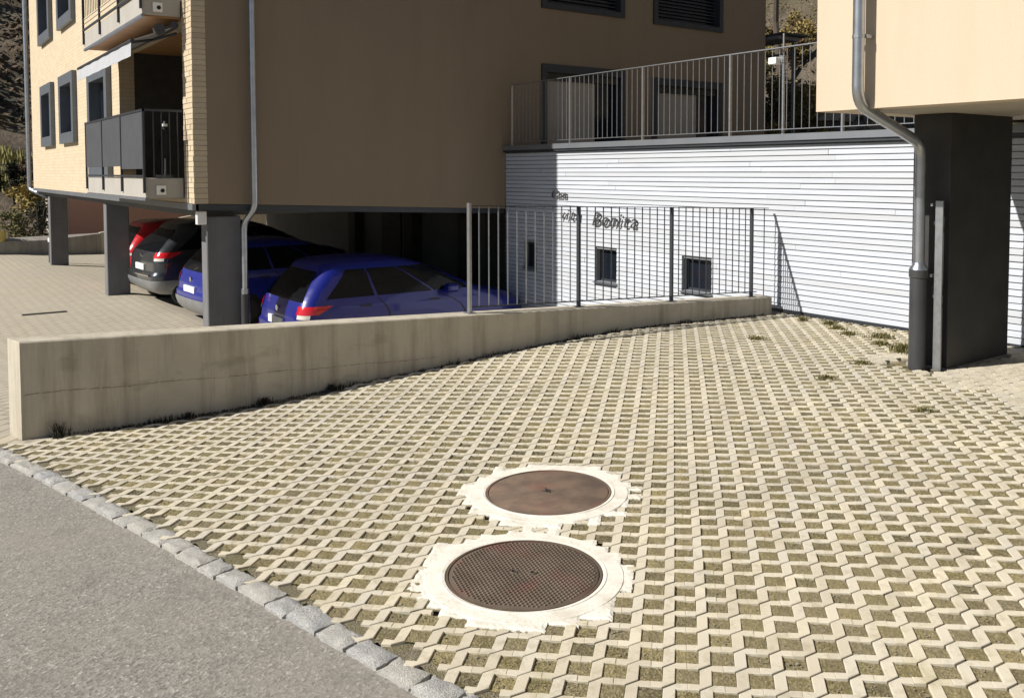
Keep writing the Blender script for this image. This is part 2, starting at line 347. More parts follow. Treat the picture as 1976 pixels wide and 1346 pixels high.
def holed(b, axis, a0, a1, z0, z1, holes, c0, c1):
    """wall in plane axis ('x': spans y,z, thickness c0..c1 in x; 'y': spans x,z), with rectangular holes (a,a,z,z)"""
    A = sorted({a0, a1, *[h[0] for h in holes], *[h[1] for h in holes]}); Z = sorted({z0, z1, *[h[2] for h in holes], *[h[3] for h in holes]})
    A = [a for a in A if a0 <= a <= a1]; Z = [z for z in Z if z0 <= z <= z1]
    solid = lambda i, j: 0 <= i < len(A)-1 and 0 <= j < len(Z)-1 and not any(h[0] <= (A[i]+A[i+1])/2 <= h[1] and h[2] <= (Z[j]+Z[j+1])/2 <= h[3] for h in holes)
    P = (lambda a, z, c: (c, a, z)) if axis == 'x' else (lambda a, z, c: (a, c, z))
    for i in range(len(A)-1):
        for j in range(len(Z)-1):
            if not solid(i, j): continue
            x0, x1, y0, y1 = A[i], A[i+1], Z[j], Z[j+1]
            for c in (c0, c1): b.add([P(x0,y0,c),P(x1,y0,c),P(x1,y1,c),P(x0,y1,c)], [(0,1,2,3)])
            if not solid(i-1, j): b.add([P(x0,y0,c0),P(x0,y1,c0),P(x0,y1,c1),P(x0,y0,c1)], [(0,1,2,3)])
            if not solid(i+1, j): b.add([P(x1,y0,c0),P(x1,y1,c0),P(x1,y1,c1),P(x1,y0,c1)], [(0,1,2,3)])
            if not solid(i, j-1): b.add([P(x0,y0,c0),P(x1,y0,c0),P(x1,y0,c1),P(x0,y0,c1)], [(0,1,2,3)])
            if not solid(i, j+1): b.add([P(x0,y1,c0),P(x1,y1,c0),P(x1,y1,c1),P(x0,y1,c1)], [(0,1,2,3)])

# ------------------------------------------------------------------ ground heights
CTRL = np.array([(.5,6.2,-.07),(.52,5.5,-.03),(1.09,3.45,0),(1.4,2.22,0),(1.6,1.2,0),(1.8,0,.0),(1.82,6.25,-.09),(3.18,6.25,-.02),(3.76,6.25,.005),
    (4.5,6.25,.055),(5.1,6.25,.075),(5.75,6.25,.10),(6.3,6.25,.085),(7.06,6.25,.06),(8.0,6.25,.035),(8.05,4.7,.05),(8.05,3.0,.07),
    (2.65,3.42,0),(2.01,2.77,0),(3.47,2.99,.03),(2.67,1.9,.035),(2.75,1.2,.055),(3.17,3.33,.016),(4.5,3.2,.05),(6.6,3.6,.085),(5.3,2.3,.09),(3.2,.2,.08),(6,0,.12),(4.2,4.9,.03),(2.0,4.9,-.035)])
def _tps():
    n = len(CTRL); X = CTRL[:, :2]; d = np.linalg.norm(X[:, None]-X[None], axis=2)
    K = np.where(d > 0, d*d*np.log(d+1e-12), 0)+np.eye(n)*.6
    P = np.c_[np.ones(n), X]; A = np.block([[K, P], [P.T, np.zeros((3, 3))]])
    return np.linalg.solve(A, np.r_[CTRL[:, 2], 0, 0, 0])
_TW = _tps()
def gz(x, y):
    x = np.asarray(x, float); y = np.asarray(y, float); s = x.shape; x = x.ravel(); y = y.ravel()
    d = np.sqrt((x[:, None]-CTRL[None, :, 0])**2+(y[:, None]-CTRL[None, :, 1])**2)
    U = np.where(d > 0, d*d*np.log(d+1e-12), 0)
    z = U@_TW[:-3]+_TW[-3]+_TW[-2]*x+_TW[-1]*y
    return z.reshape(s) if s else float(z[0])
def ss(t): t = min(1, max(0, t)); return t*t*(3-2*t)
def zlot(x, y):
    return -.08-.62*max(ss((y-6.3)/7.5), ss((x-.9)/2.4))*(1 if y > 6 else 1)-.15*ss((x-3.7)/1.0)-.13*ss((x-3.5)/1.2)*ss((13.6-y)/1.6)
# curb line (right edge of cobbles): through (1.43,2.2) and (.57,5.99)
CA = Vector((1.43, 2.2)); CD = (Vector((.57, 5.99))-CA).normalized(); CN = Vector((CD.y, -CD.x))   # CN points right (+x)
def curb(t, off=0.): p = CA+CD*t+CN*off; return p.x, p.y
T0, T1 = -4.6, 3.98

# ------------------------------------------------------------------ ground, road, hill
b = MB(); b.add([(-400,-400,-1.6),(400,-400,-1.6),(400,400,-1.6),(-400,400,-1.6)], [(0,1,2,3)])
tag(b.build('ground', 'hill'), kind='structure')
def zroad(t): x, y = curb(t); return (gz(x, y) if t < 3.9 else gz(*curb(3.9))-.6*ss((t-3.9)/8))-.018
b = MB(); ts = np.r_[np.linspace(-12, 6, 37), np.linspace(7, 40, 12)]; vs = []
for t in ts:
    for k, o in enumerate((-14, -6, -2.5, -.09)):
        x, y = curb(t, o); vs.append((x, y, zroad(max(-4.6, t))+(-.02*abs(o+.09)*.5)))
b.add(vs, [(i*4+k, i*4+k+1, (i+1)*4+k+1, (i+1)*4+k) for i in range(len(ts)-1) for k in range(3)])
tag(b.build('road', 'asphalt', smooth=True), kind='structure')
# parking ground
b = MB(); xs = np.r_[np.linspace(-.8, 5, 30), 6.5, 8.06, 11, 16]; ys = np.r_[np.linspace(5.9, 14, 34), np.linspace(15, 29, 15)]
vs = []
for y in ys:
    xl = curb(float((y-CA.y)/CD.y))[0]
    for x in xs:
        xx = xl-.06+(x+.8)*(16-xl)/16.8; vs.append((xx, y, zlot(xx, y)))
n = len(xs); b.add(vs, [(j*n+i, j*n+i+1, (j+1)*n+i+1, (j+1)*n+i) for j in range(len(ys)-1) for i in range(n-1)])
tag(b.build('parking_ground', 'lot', smooth=True), kind='structure')
def zhill(x, y):
    dl = y-31; hl = -.75+(.12*dl+.62*max(0, dl-22) if dl > 0 else 0); dr = x-17.5
    hr = (1.7+.62*dr if dr > 0 else -9) if y > -30 else -9
    h = max(hl, hr) if (dl > 0 or dr > 0) else -1.5
    return h+ (.35*math.sin(x*.9+y*.31)+.3*math.sin(y*.77-x*.4))*(1 if max(dl-6, dr-2) > 0 else 0)
b = MB(); xs = np.linspace(-60, 90, 101); ys = np.linspace(-30, 120, 101)
vs = [(x, y, zhill(x, y)) for y in ys for x in xs]
keep = []
for j in range(100):
    for i in range(100):
        if ys[j] >= 30.8 or xs[i] >= 17.3: keep.append((j*101+i, j*101+i+1, (j+1)*101+i+1, (j+1)*101+i))
b.add(vs, keep); tag(b.build('hillside', 'hill', smooth=True), kind='structure')

# ------------------------------------------------------------------ grass paver field
GA = math.radians(44.35); PA, PB = .1128, .1135
Ax = Vector((math.cos(GA), math.sin(GA))); Bx = Vector((math.sin(GA), -math.cos(GA)))
ORG = Vector((2.261, 2.292))-Bx*PB*.5-Ax*PA*.5                                    # a node next to a measured hole
def L2(i, j): p = ORG+Bx*(i*PB)+Ax*(j*PA); return p.x, p.y
MAN = [((2.657, 3.438), .318), ((2.027, 2.782), .318)]
def inside(x, y, m=0.):
    if y > 6.25-.085-m or x > 7.98-m: return False
    if (Vector((x, y))-CA).dot(CN) < .03+m: return False
    return True
def view_ok(x, y):
    dx = x; dy = y; f = dx*math.cos(AZ)+dy*math.sin(AZ); r = dx*math.sin(AZ)-dy*math.cos(AZ)
    return f > .9 and r < .62*f+1.3 and -r < .62*f+1.6 and math.hypot(dx, dy) > 1.35
def solid_zone(x, y): return x > 5.93+(y-2.67)*.39+.06*math.sin(y*9)
poly = []
# bedding sheet
g = .045; xs = np.arange(.3, 8.06, g); ys = np.arange(-2.4, 6.27, g)
XX, YY = np.meshgrid(xs, ys); ZZ = gz(XX, YY)-.024+rng.normal(0, .0016, XX.shape)
cdist = (XX-CA.x)*CN.x+(YY-CA.y)*CN.y; ZZ = ZZ+np.clip(.13-cdist, 0, .05)/.05*.015
idx = -np.ones(XX.shape, int); vs = []; fs = []
ok = ((XX-CA.x)*CN.x+(YY-CA.y)*CN.y) > -.03
for j in range(XX.shape[0]):
    for i in range(XX.shape[1]):
        if ok[j, i]: idx[j, i] = len(vs); vs.append((XX[j, i], YY[j, i], ZZ[j, i]))
for j in range(XX.shape[0]-1):
    for i in range(XX.shape[1]-1):
        q = (idx[j, i], idx[j, i+1], idx[j+1, i+1], idx[j+1, i])
        if min(q) >= 0: fs.append(q)
b = MB(); b.add(vs, fs); pav = b.build('pavement', 'soil', smooth=True); tag(pav, kind='structure')

HV, HH = .182*PB*2*.5+.0, .143*PA          # half widths of the webs
HV = .178*PB
def stone_mesh(jit):
    """one S-shaped paver, local coords (b,a) with node1 at origin; top at z=0"""
    g_ = .0058+jit
    dd = Vector((HV, HH)).normalized(); nn = Vector((-dd.y, dd.x))*g_*.5
    h = .5*PB; e = 0.
    P = [(-h+e, -HH), (-HV-nn.x*0, -HH), (HV-nn.x*0, HH), (HV, PA-HH), (h-e, PA-HH), (h-e, PA+HH), (HV, PA+HH), (-HV, PA-HH), (-HV, HH), (-h+e, HH)]
    P = [Vector(p) for p in P]
    # joint: pull the two diagonals apart
    for k in (1, 2): P[k] = P[k]+nn*(1)
    for k in (6, 7): P[k] = P[k]-nn*(1)
    n = len(P); cen = [(P[(k-1) % n], P[k], P[(k+1) % n]) for k in range(n)]
    ins = []
    for a, p, c in cen:
        d1 = (p-a).normalized(); d2 = (c-p).normalized(); n1 = Vector((-d1.y, d1.x)); n2 = Vector((-d2.y, d2.x))
        m_ = (n1+n2); m_ = m_/max(.25, m_.length_squared)*2*.0016; ins.append(p+m_)
    vs = [(p.x, p.y, 0.) for p in ins]+[(p.x, p.y, -.0018) for p in P]+[(p.x, p.y, -.04) for p in P]
    fs = [tuple(range(n))]
    # split top into two quads groups (concave polygon): explicit
    fs = [(0,1,8,9), (1,2,7,8), (2,3,6,7)] ; fs = [(0,1,8,9), (1,2,3,7,8), (3,4,5,6), (3,6,7)]
    for k in range(n):
        l = (k+1) % n
        fs.append((n+k, n+l, l, k)); fs.append((2*n+k, 2*n+l, n+l, n+k))
    return vs, fs
def node_frame(x, y):
    z = gz(x, y); e = .03
    return z, (gz(x+e, y)-z)/e, (gz(x, y+e)-z)/e
stones = []
I_ = range(-70, 90)
cand = []
for i in range(-75, 75):
    for j in range(-25, 62):
        if (i-j) % 1: continue
        # strips k=i-j ; along a strip stones repeat every (1,1): every node is the lower node of exactly one stone
        x, y = L2(i, j); x2, y2 = L2(i, j+1)
        cx_, cy_ = (x+x2)/2, (y+y2)/2
        if not (inside(cx_, cy_, -.022 if (Vector((cx_, cy_))-CA).dot(CN) < .3 and cy_ < 6.1 and cx_ < 3 else 0.) and view_ok(cx_, cy_)): continue
        cand.append((i, j, cx_, cy_))
keep = []
for i, j, x, y in cand:
    if any(math.hypot(x-c[0], y-c[1]) < R_+.055 for c, R_ in MAN): continue
    # column foot and pipe foot
    if 6.33 < x < 7.6 and 3.5 < y < 3.98: continue
    if 6.5 < x < 7.0 and 5.0 < y: pass
    keep.append((i, j, x, y))
K = np.array([(k[2], k[3]) for k in keep]); KZ = gz(K[:, 0], K[:, 1]); e = .04
KX = (gz(K[:, 0]+e, K[:, 1])-KZ)/e; KY = (gz(K[:, 0], K[:, 1]+e)-KZ)/e
depth = K[:, 0]*math.cos(AZ)+K[:, 1]*math.sin(AZ); rr_ = K[:, 0]*math.sin(AZ)-K[:, 1]*math.cos(AZ)
py = CY+F_PX*(1.6-KZ)/depth - 80*1.0; infr = (np.abs(rr_) < .575*depth) & (1.6/depth*F_PX+330 < 1346)
order = np.argsort(np.where(infr, depth, 999))
near = set(order[:300].tolist())
SM = []
for q in range(6):
    vs, fs = stone_mesh([-.0024, .0, .0008, .0016, .0026, -.0018][q]); me = bpy.data.meshes.new('paver')
    me.from_pydata([(v[0], v[1]-PA/2, v[2]) for v in vs], [], fs); me.materials.append(M['paver']); SM.append((me, vs, fs))
R0 = Matrix(((Bx.x, Ax.x, 0), (Bx.y, Ax.y, 0), (0, 0, 1)))     # (b,a,up) is left handed -> handled by mirrored x below
far = MB(); FV = []; FF = []
holes_c = []
for n_, (i, j, x, y) in enumerate(keep):
    q = random.choices(range(6), weights=[2, 4, 4, 3, 2, 2])[0]
    dz = random.gauss(0, .0006); tx = random.gauss(0, .004); ty = random.gauss(0, .004); rot = random.gauss(0, .003)
    px = x; py_ = y; z0 = KZ[n_]+dz; sx = KX[n_]+tx; sy = KY[n_]+ty
    me, vs, fs = SM[q]; c, s = math.cos(rot), math.sin(rot)
    if n_ in near:
        o = bpy.data.objects.new('paver', me); COL.objects.link(o); o.parent = pav
        B3 = Vector((Bx.x*c+Ax.x*s, Bx.y*c+Ax.y*s, 0)); A3 = Vector((Ax.x*c-Bx.x*s, Ax.y*c-Bx.y*s, 0))
        B3.z = B3.x*sx+B3.y*sy; A3.z = A3.x*sx+A3.y*sy; U3 = Vector((-sx, -sy, 1)).normalized()
        mt = Matrix((B3.normalized(), A3.normalized(), U3)).transposed().to_4x4()
        mt.translation = Vector((px, py_, z0))-W[pav]; o.matrix_local = mt; W[o] = Vector((px, py_, z0))
    else:
        base = len(FV)
        for v in vs:
            bb = v[0]*c-(v[1]-PA/2)*s; aa = v[0]*s+(v[1]-PA/2)*c
            X = px+Bx.x*bb+Ax.x*aa; Y = py_+Bx.y*bb+Ax.y*aa
            FV.append((X, Y, z0+v[2]+(X-px)*sx+(Y-py_)*sy))
        FF += [tuple(base+k for k in f) for f in fs]
far.v = FV; far.f = FF; fo = far.build('pavers', 'paver', pav); tag(fo, kind='stuff')
# filled stones near the pillar: plugs in the openings
b = MB()
hole_list = []
for i, j, x, y in cand:
    h = ORG+Bx*((i+.5)*PB)+Ax*((j+.5)*PA)
    if not inside(h.x, h.y, -.03) or not view_ok(h.x, h.y): continue
    if any(math.hypot(h.x-c[0], h.y-c[1]) < R_+.03 for c, R_ in MAN): continue
    if solid_zone(h.x, h.y) and h.y < 4.15 and not (6.4 < h.x < 7.6 and 3.52 < h.y < 3.95):
        z = gz(h.x, h.y)+random.gauss(-.002, .0015); a = .5*PB-HV-.003; c = .5*PA-HH-.003
        P = [h+Bx*sx*a+Ax*sy*c for sx, sy in ((-1,-1),(1,-1),(1,1),(-1,1))]
        b.add([(p.x, p.y, z) for p in P]+[(p.x, p.y, z-.03) for p in P], [(0,1,2,3),(0,1,5,4),(1,2,6,5),(2,3,7,6),(3,0,4,7)])
    else: hole_list.append((h.x, h.y))
tag(b.build('infill_block', 'paver', pav), kind='stuff')
# grit, pebbles and moss blades in the openings
pb = MB(); gb = MB(); fb = MB()
ico = [(0,0,1),(.894,0,.447),(.276,.851,.447),(-.724,.526,.447),(-.724,-.526,.447),(.276,-.851,.447),(.724,.526,-.3),(-.276,.851,-.3),(-.894,0,-.3),(-.276,-.851,-.3),(.724,-.526,-.3)]
icf = [(0,1,2),(0,2,3),(0,3,4),(0,4,5),(0,5,1),(1,6,2),(2,7,3),(3,8,4),(4,9,5),(5,10,1),(2,6,7),(3,7,8),(4,8,9),(5,9,10),(1,10,6)]
HA = np.array(hole_list); HZ = gz(HA[:, 0], HA[:, 1])
for (x, y), z in zip(hole_list, HZ):
    d = math.hypot(x, y); moss = .5+.5*math.sin(x*1.7+1.2*math.sin(y*2.1))*math.cos(y*1.3-x*.6)+random.gauss(0, .25)
    a_, c_ = .5*PB-HV-.0004, .5*PA-HH-.0004; dd_ = random.gauss(-.0046, .0018); n4 = 4; base = len(fb.v)
    for jj in range(n4+1):
        for ii in range(n4+1):
            u_, v_ = (2*ii/n4-1), (2*jj/n4-1); X = x+Bx.x*u_*a_+Ax.x*v_*c_; Y = y+Bx.y*u_*a_+Ax.y*v_*c_
            fb.v.append((X, Y, z+dd_+random.gauss(0, .0013)-.0016*max(abs(u_), abs(v_))**3))
    fb.f += [(base+jj*(n4+1)+ii, base+(jj+1)*(n4+1)+ii, base+(jj+1)*(n4+1)+ii+1, base+jj*(n4+1)+ii+1)[::-1] for jj in range(n4) for ii in range(n4)]
    npb = (9 if d < 3.4 else 5 if d < 5 else 2); 
    for _ in range(npb):
        a = random.uniform(-.38, .38)*(PB-2*HV); c = random.uniform(-.38, .38)*(PA-2*HH); r = random.uniform(.0014, .0038)*(1 if random.random() < .97 else 1.8)
        X = x+Bx.x*a+Ax.x*c; Y = y+Bx.y*a+Ax.y*c
        pb.add([(X+v[0]*r*1.2, Y+v[1]*r, z-.0045+v[2]*r*.8) for v in ico], icf)
    ng = int(max(0, moss)*(26 if d < 3.6 else 15 if d < 5.5 else 8))
    for _ in range(ng):
        a = random.uniform(-.46, .46)*(PB-2*HV); c = random.uniform(-.46, .46)*(PA-2*HH); X = x+Bx.x*a+Ax.x*c; Y = y+Bx.y*a+Ax.y*c
        t = random.uniform(0, 2*PI); h = random.uniform(.004, .010); wd = random.uniform(.0012, .0026); l = random.uniform(.2, 1.)*h
        gb.add([(X-math.sin(t)*wd, Y+math.cos(t)*wd, z-.0055), (X+math.sin(t)*wd, Y-math.cos(t)*wd, z-.0055), (X+math.cos(t)*l, Y+math.sin(t)*l, z-.0055+h)], [(0,1,2)])
tag(fb.build('moss_fill', 'moss_fill', pav, smooth=True), kind='stuff')
tag(pb.build('gravel', 'pebble'), 'small pebbles and grit lying in the paver openings', 'gravel', kind='stuff')
tag(gb.build('moss_tufts', 'weed'), 'yellow-green moss and short grass growing in the paver openings', 'moss', kind='stuff')

# ------------------------------------------------------------------ granite kerb
kz = gz(*curb(0)); kerb = MB(); vs = []
tt = np.linspace(T0, T1+.1, 30)
for t in tt:
    for o in (-.12, .06):
        x, y = curb(t, o); vs.append((x, y, gz(*curb(t, 0))-.035))
kerb.add(vs, [(i*2, i*2+1, i*2+3, i*2+2) for i in range(len(tt)-1)])
kerb = kerb.build('kerb', 'concrete_grey'); tag(kerb, kind='structure')
def cobble(parent, t, L_, off, wd, zt, seed):
    r = random.Random(seed); wv = r.uniform(.001, .005); nx, ny, nz = 8, 6, 2; b = MB(); g_ = {}
    def P(u, v, k):
        a = t+(u-.5)*L_; o = off+(v-.5)*wd; x, y = curb(a, o)
        ex = 1-(abs(2*u-1)**9); ey = 1-(abs(2*v-1)**9); top = zt-.004+r.gauss(0, .0022)+.008*min(ex, ey)+wv*math.sin(u*5+v*3+seed)
        return (x+r.gauss(0, .0016), y+r.gauss(0, .0016), top if k else zt-.07)
    vs = [P(i/nx, j/ny, 1) for j in range(ny+1) for i in range(nx+1)]
    fs = [(j*(nx+1)+i, (j+1)*(nx+1)+i, (j+1)*(nx+1)+i+1, j*(nx+1)+i+1)[::-1] for j in range(ny) for i in range(nx)]
    rim = [i for i in range(nx+1)]+[(j)*(nx+1)+nx for j in range(1, ny+1)]+[ny*(nx+1)+i for i in range(nx-1, -1, -1)]+[j*(nx+1) for j in range(ny-1, 0, -1)]
    o = len(vs); vs += [(vs[k][0], vs[k][1], zt-.07) for k in rim]; n = len(rim)
    fs += [(rim[k], rim[(k+1) % n], o+(k+1) % n, o+k) for k in range(n)]
    b.add(vs, fs); return b.build('cobble', 'granite', parent, smooth='auto')
t = T0; sd = 0
while t < T1-.02:
    L_ = random.uniform(.125, .2); sd += 1
    wd = random.uniform(.088, .104)
    cobble(kerb, t+L_/2, L_-random.uniform(.006, .013), -.05+random.gauss(0, .004), wd, gz(*curb(t+L_/2, -.04))+.000+random.gauss(0, .0025), sd); t += L_

# ------------------------------------------------------------------ manholes
def manhole(c, R_, label, mat, studs):
    cx_, cy_ = c; z0 = gz(cx_, cy_); t = thing('manhole', (cx_, cy_, z0), label, 'manhole cover', 'round manhole covers in the grass pavers')
    sx = (gz(cx_+.3, cy_)-gz(cx_-.3, cy_))/.6; sy = (gz(cx_, cy_+.3)-gz(cx_, cy_-.3))/.6
    Z = lambda x, y: z0+(x-cx_)*sx+(y-cy_)*sy
    def ringmesh(prof, n=72, wob=0.):
        b = MB(); vs = []
        for r, h in prof:
            for k in range(n):
                a = 2*PI*k/n; rr = r*(1+wob*math.sin(a*3+r*9)*.5); x = cx_+rr*math.cos(a); y = cy_+rr*math.sin(a); vs.append((x, y, Z(x, y)+h))
        fs = [(i*n+k, i*n+(k+1) % n, (i+1)*n+(k+1) % n, (i+1)*n+k) for i in range(len(prof)-1) for k in range(n)]
        b.add(vs, fs); return b, n
    # cast frame + concrete ring
    b, n = ringmesh([(R_-.004, -.02), (R_-.004, .007), (R_+.010, .009), (R_+.012, .0065), (R_+.075, .0055), (R_+.079, .001), (R_+.079, -.03)])
    b.build('concrete_ring', 'collar', t, smooth='auto')
    b, n = ringmesh([(R_-.017, -.012), (R_-.017, .0085), (R_-.0075, .0085), (R_-.0075, -.012)])
    b.build('rim', mat, t, smooth='auto')
    r1 = R_-.021
    b, n = ringmesh([(r1, -.012), (r1, .006), (r1-.003, .0075), (.001, .0075)])
    cov = b.build('cover', mat, t, smooth='auto')
    if studs:
        b = MB(); s_ = .0175
        k = int(r1/s_)+1
        for i in range(-k, k+1):
            for j in range(-k, k+1):
                x = (i+(j % 2)*.5)*s_; y = j*s_*.9
                if math.hypot(x, y) > r1-.012 or math.hypot(abs(x)-.038, y) < .019: continue
                xa = cx_+x*Bx.x+y*Ax.x; ya = cy_+x*Bx.y+y*Ax.y; z = Z(xa, ya)+.0075; h = .0042; q = .0055; p_ = .0035
                b.add([(xa-q,ya-q,z),(xa+q,ya-q,z),(xa+q,ya+q,z),(xa-q,ya+q,z),(xa-p_,ya-p_,z+h),(xa+p_,ya-p_,z+h),(xa+p_,ya+p_,z+h),(xa-p_,ya+p_,z+h)],
                      [(4,5,6,7),(0,1,5,4),(1,2,6,5),(2,3,7,6),(3,0,4,7)])
        tag(b.build('stud', mat, cov), kind='stuff')
        for s in (-1, 1):
            xa, ya = cx_+Bx.x*.038*s, cy_+Bx.y*.038*s
            b = MB(); vs = []; pr = [(.019, .0075), (.017, .0125), (.0125, .0125), (.0115, .008)]
            for r, h in pr:
                for k in range(16): a = 2*PI*k/16; vs.append((xa+r*math.cos(a), ya+r*.8*math.sin(a), Z(xa, ya)+h))
            b.add(vs, [(i*16+k, i*16+(k+1) % 16, (i+1)*16+(k+1) % 16, (i+1)*16+k) for i in range(3) for k in range(16)]); b.build('lifting_socket', mat, cov)
            b = MB(); b.cyl(xa, ya, Z(xa, ya)+.005, Z(xa, ya)+.0083, .0113, 12); b.build('lifting_hole', 'rubber', cov)
    else:
        b = MB(); xa, ya = cx_, cy_
        for ang, L_ in ((.5, .05), (1.75, .036), (-.35, .03)):
            dx, dy = math.cos(ang+GA)*L_, math.sin(ang+GA)*L_; nx, ny = -dy/L_*.011, dx/L_*.011
            z = Z(xa, ya)+.0078
            b.add([(xa-dx-nx*.3,ya-dy-ny*.3,z+ang*.0002),(xa+dx*.2-nx,ya+dy*.2-ny,z+ang*.0002),(xa+dx,ya+dy,z+ang*.0002),(xa+dx*.2+nx,ya+dy*.2+ny,z+ang*.0002)], [(0,1,2,3)])
        b.build('lifting_hole', 'rubber', cov)
    # mortar smeared over the cut pavers: stepped outline that follows the paver rows
    b = MB(); idm = {}; SUB = 8; rs = random.Random(int(cx_*1000)); cellr = {}
    o_ = Vector((cx_, cy_))-ORG; ci, cj = o_.dot(Bx)/PB, o_.dot(Ax)/PA; n = 6*SUB
    i0 = int(ci*2)*SUB//2; j0 = int(cj*2)*SUB//2
    def msk(i, j):
        u, v = (i+.5)/SUB, (j+.5)/SUB; key = (math.floor(u*2+.5), math.floor(v*2+.5))
        if key not in cellr: cellr[key] = rs.uniform(-.024, .03)
        p = ORG+Bx*u*PB+Ax*v*PA; q = ORG+Bx*key[0]*.5*PB+Ax*key[1]*.5*PA
        dl = math.hypot(p.x-cx_, p.y-cy_); d = math.hypot(q.x-cx_, q.y-cy_)
        if dl < R_+.066: return False
        return dl < R_+.074 or d < R_+.108+cellr[key]
    cellm = {(i, j) for i in range(i0-n, i0+n) for j in range(j0-n, j0+n) if msk(i, j)}
    for (i, j) in cellm:
        q = []
        for di, dj in ((0,0),(1,0),(1,1),(0,1)):
            kk = (i+di, j+dj)
            if kk not in idm:
                edge = not all((kk[0]-a_, kk[1]-c_) in cellm for a_ in (0, 1) for c_ in (0, 1))
                p = ORG+Bx*(kk[0]/SUB)*PB+Ax*(kk[1]/SUB)*PA; x, y = p.x+rs.gauss(0, .0015), p.y+rs.gauss(0, .0015)
                if math.hypot(x-cx_, y-cy_) < R_+.079: edge = False
                idm[kk] = len(b.v); b.v.append((x, y, (gz(x, y)-.001 if edge else Z(x, y)+.0035)+.0015*math.sin(x*31)*math.cos(y*37)+rs.gauss(0, .0005)))
            q.append(idm[kk])
        b.f.append(tuple(q[::-1]))
    skirt = {}; cnt = {(f[k], f[(k+1) % 4]) for f in b.f for k in range(4)}
    for (a, c2) in sorted(cnt):
        if (c2, a) not in cnt:
            for v in (a, c2):
                if v not in skirt: X, Y, Z_ = b.v[v]; skirt[v] = len(b.v); b.v.append((X, Y, Z_-.014))
            b.f.append((a, skirt[a], skirt[c2], c2))
    b.build('mortar_collar', 'collar', t)
manhole(*MAN[0], 'smooth rusty brown manhole cover with a ragged centre hole, the farther of the two', 'cover_a', False)
manhole(*MAN[1], 'studded dark manhole cover with two small centre holes, nearest the cobble kerb', 'cover_b', True)

# ------------------------------------------------------------------ low concrete wall + guard railing
wt = lambda X: .54+(X-.66)*(.212-.54)/(7.92-.66)
b = MB()
XS = [.66]+list(np.linspace(1.2, 7.94, 14)); prof = []
for k, X in enumerate(XS):
    xb = X-.045 if k == 0 else X
    zt = wt(X); prof.append([(X, 6.25, -.95), (X, 6.25, zt-.008), (X, 6.258, zt), (xb, 6.452, zt), (xb, 6.46, zt-.008), (xb, 6.46, -.95)])
vs = [p for r in prof for p in r]; fs = [(i*6+k, (i+1)*6+k, (i+1)*6+(k+1) % 6, i*6+(k+1) % 6) for i in range(len(XS)-1) for k in range(6)]
fs += [tuple(range(6)), tuple(range((len(XS)-1)*6, len(XS)*6))[::-1]]
b.add(vs, fs); cw = thing('concrete_wall', (.66, 6.25, -.07), 'low weathered concrete wall with dark streaks between pavers and car park', 'wall')
b.build('wall_body', 'concrete', cw)
# pour joint: thin recessed-looking lip lines, real strips 2 mm proud
rj = random.Random(3); b = MB(); x = .68
while x < 3.6:
    L_ = rj.uniform(.02, .07); z = wt(x)-.335+.004*math.sin(x*9)+rj.gauss(0, .0012)
    b.add([(x, 6.2484, z), (x+L_, 6.2484, z+rj.gauss(0, .002)), (x+L_, 6.2484, z+rj.uniform(.003, .006)), (x, 6.2484, z+rj.uniform(.002, .005))], [(0, 1, 2, 3)]); x += L_*rj.choice([1, .9, 1.05, 1.25])
b.build('pour_line', 'stain_line', cw)
fence = thing('guard_railing', (4.05, 6.355, wt(4.05)), 'steel bar railing standing on the low concrete wall', 'railing')
PX = [4.06, 5.27, 6.49, 7.72]
ftop = lambda X: 1.312-.031*(X-4.0)
for k, X in enumerate(PX):
    box('post', 'galv' if k == 0 else 'dark_metal', fence, X-.012, X+.012, 6.335, 6.375, wt(X)-.01, ftop(X)+(.02 if k == 0 else 0), .002)
    box('base_plate', 'galv_dull', fence, X-.04, X+.04, 6.31, 6.40, wt(X)-.008, wt(X)+.008)
def rail(name, mat, parent, p, q, h, wdt):
    b = MB(); p = Vector(p); q = Vector(q); n = Vector((-(q-p).y, (q-p).x, 0)).normalized()*wdt/2; u = Vector((0, 0, h))
    b.add([p-n, p+n, q+n, q-n, p-n+u, p+n+u, q+n+u, q-n+u], [(0,3,2,1),(4,5,6,7),(0,1,5,4),(1,2,6,5),(2,3,7,6),(3,0,4,7)]); return b.build(name, mat, parent)
rail('top_rail', 'dark_metal', fence, (4.06, 6.355, ftop(4.06)-.008), (7.99, 6.355, ftop(7.99)-.008), .008, .03)
rail('bottom_rail', 'dark_metal', fence, (4.06, 6.355, wt(4.06)+.05), (7.8, 6.355, wt(7.8)+.05), .008, .03)
for s in range(3):
    for k in range(1, 12):
        X = PX[s]+(PX[s+1]-PX[s])*k/12
        b = MB(); b.tube([(X, 6.355, wt(X)+.055), (X, 6.355, ftop(X)-.006)], .0058, 6); b.build('bar', 'galv_dull' if s == 0 else 'dark_metal', fence)
b = MB(); b.tube([(7.93, 6.355, wt(7.93)+.0), (7.93, 6.355, ftop(7.93)-.006)], .0058, 6); b.build('bar', 'dark_metal', fence)

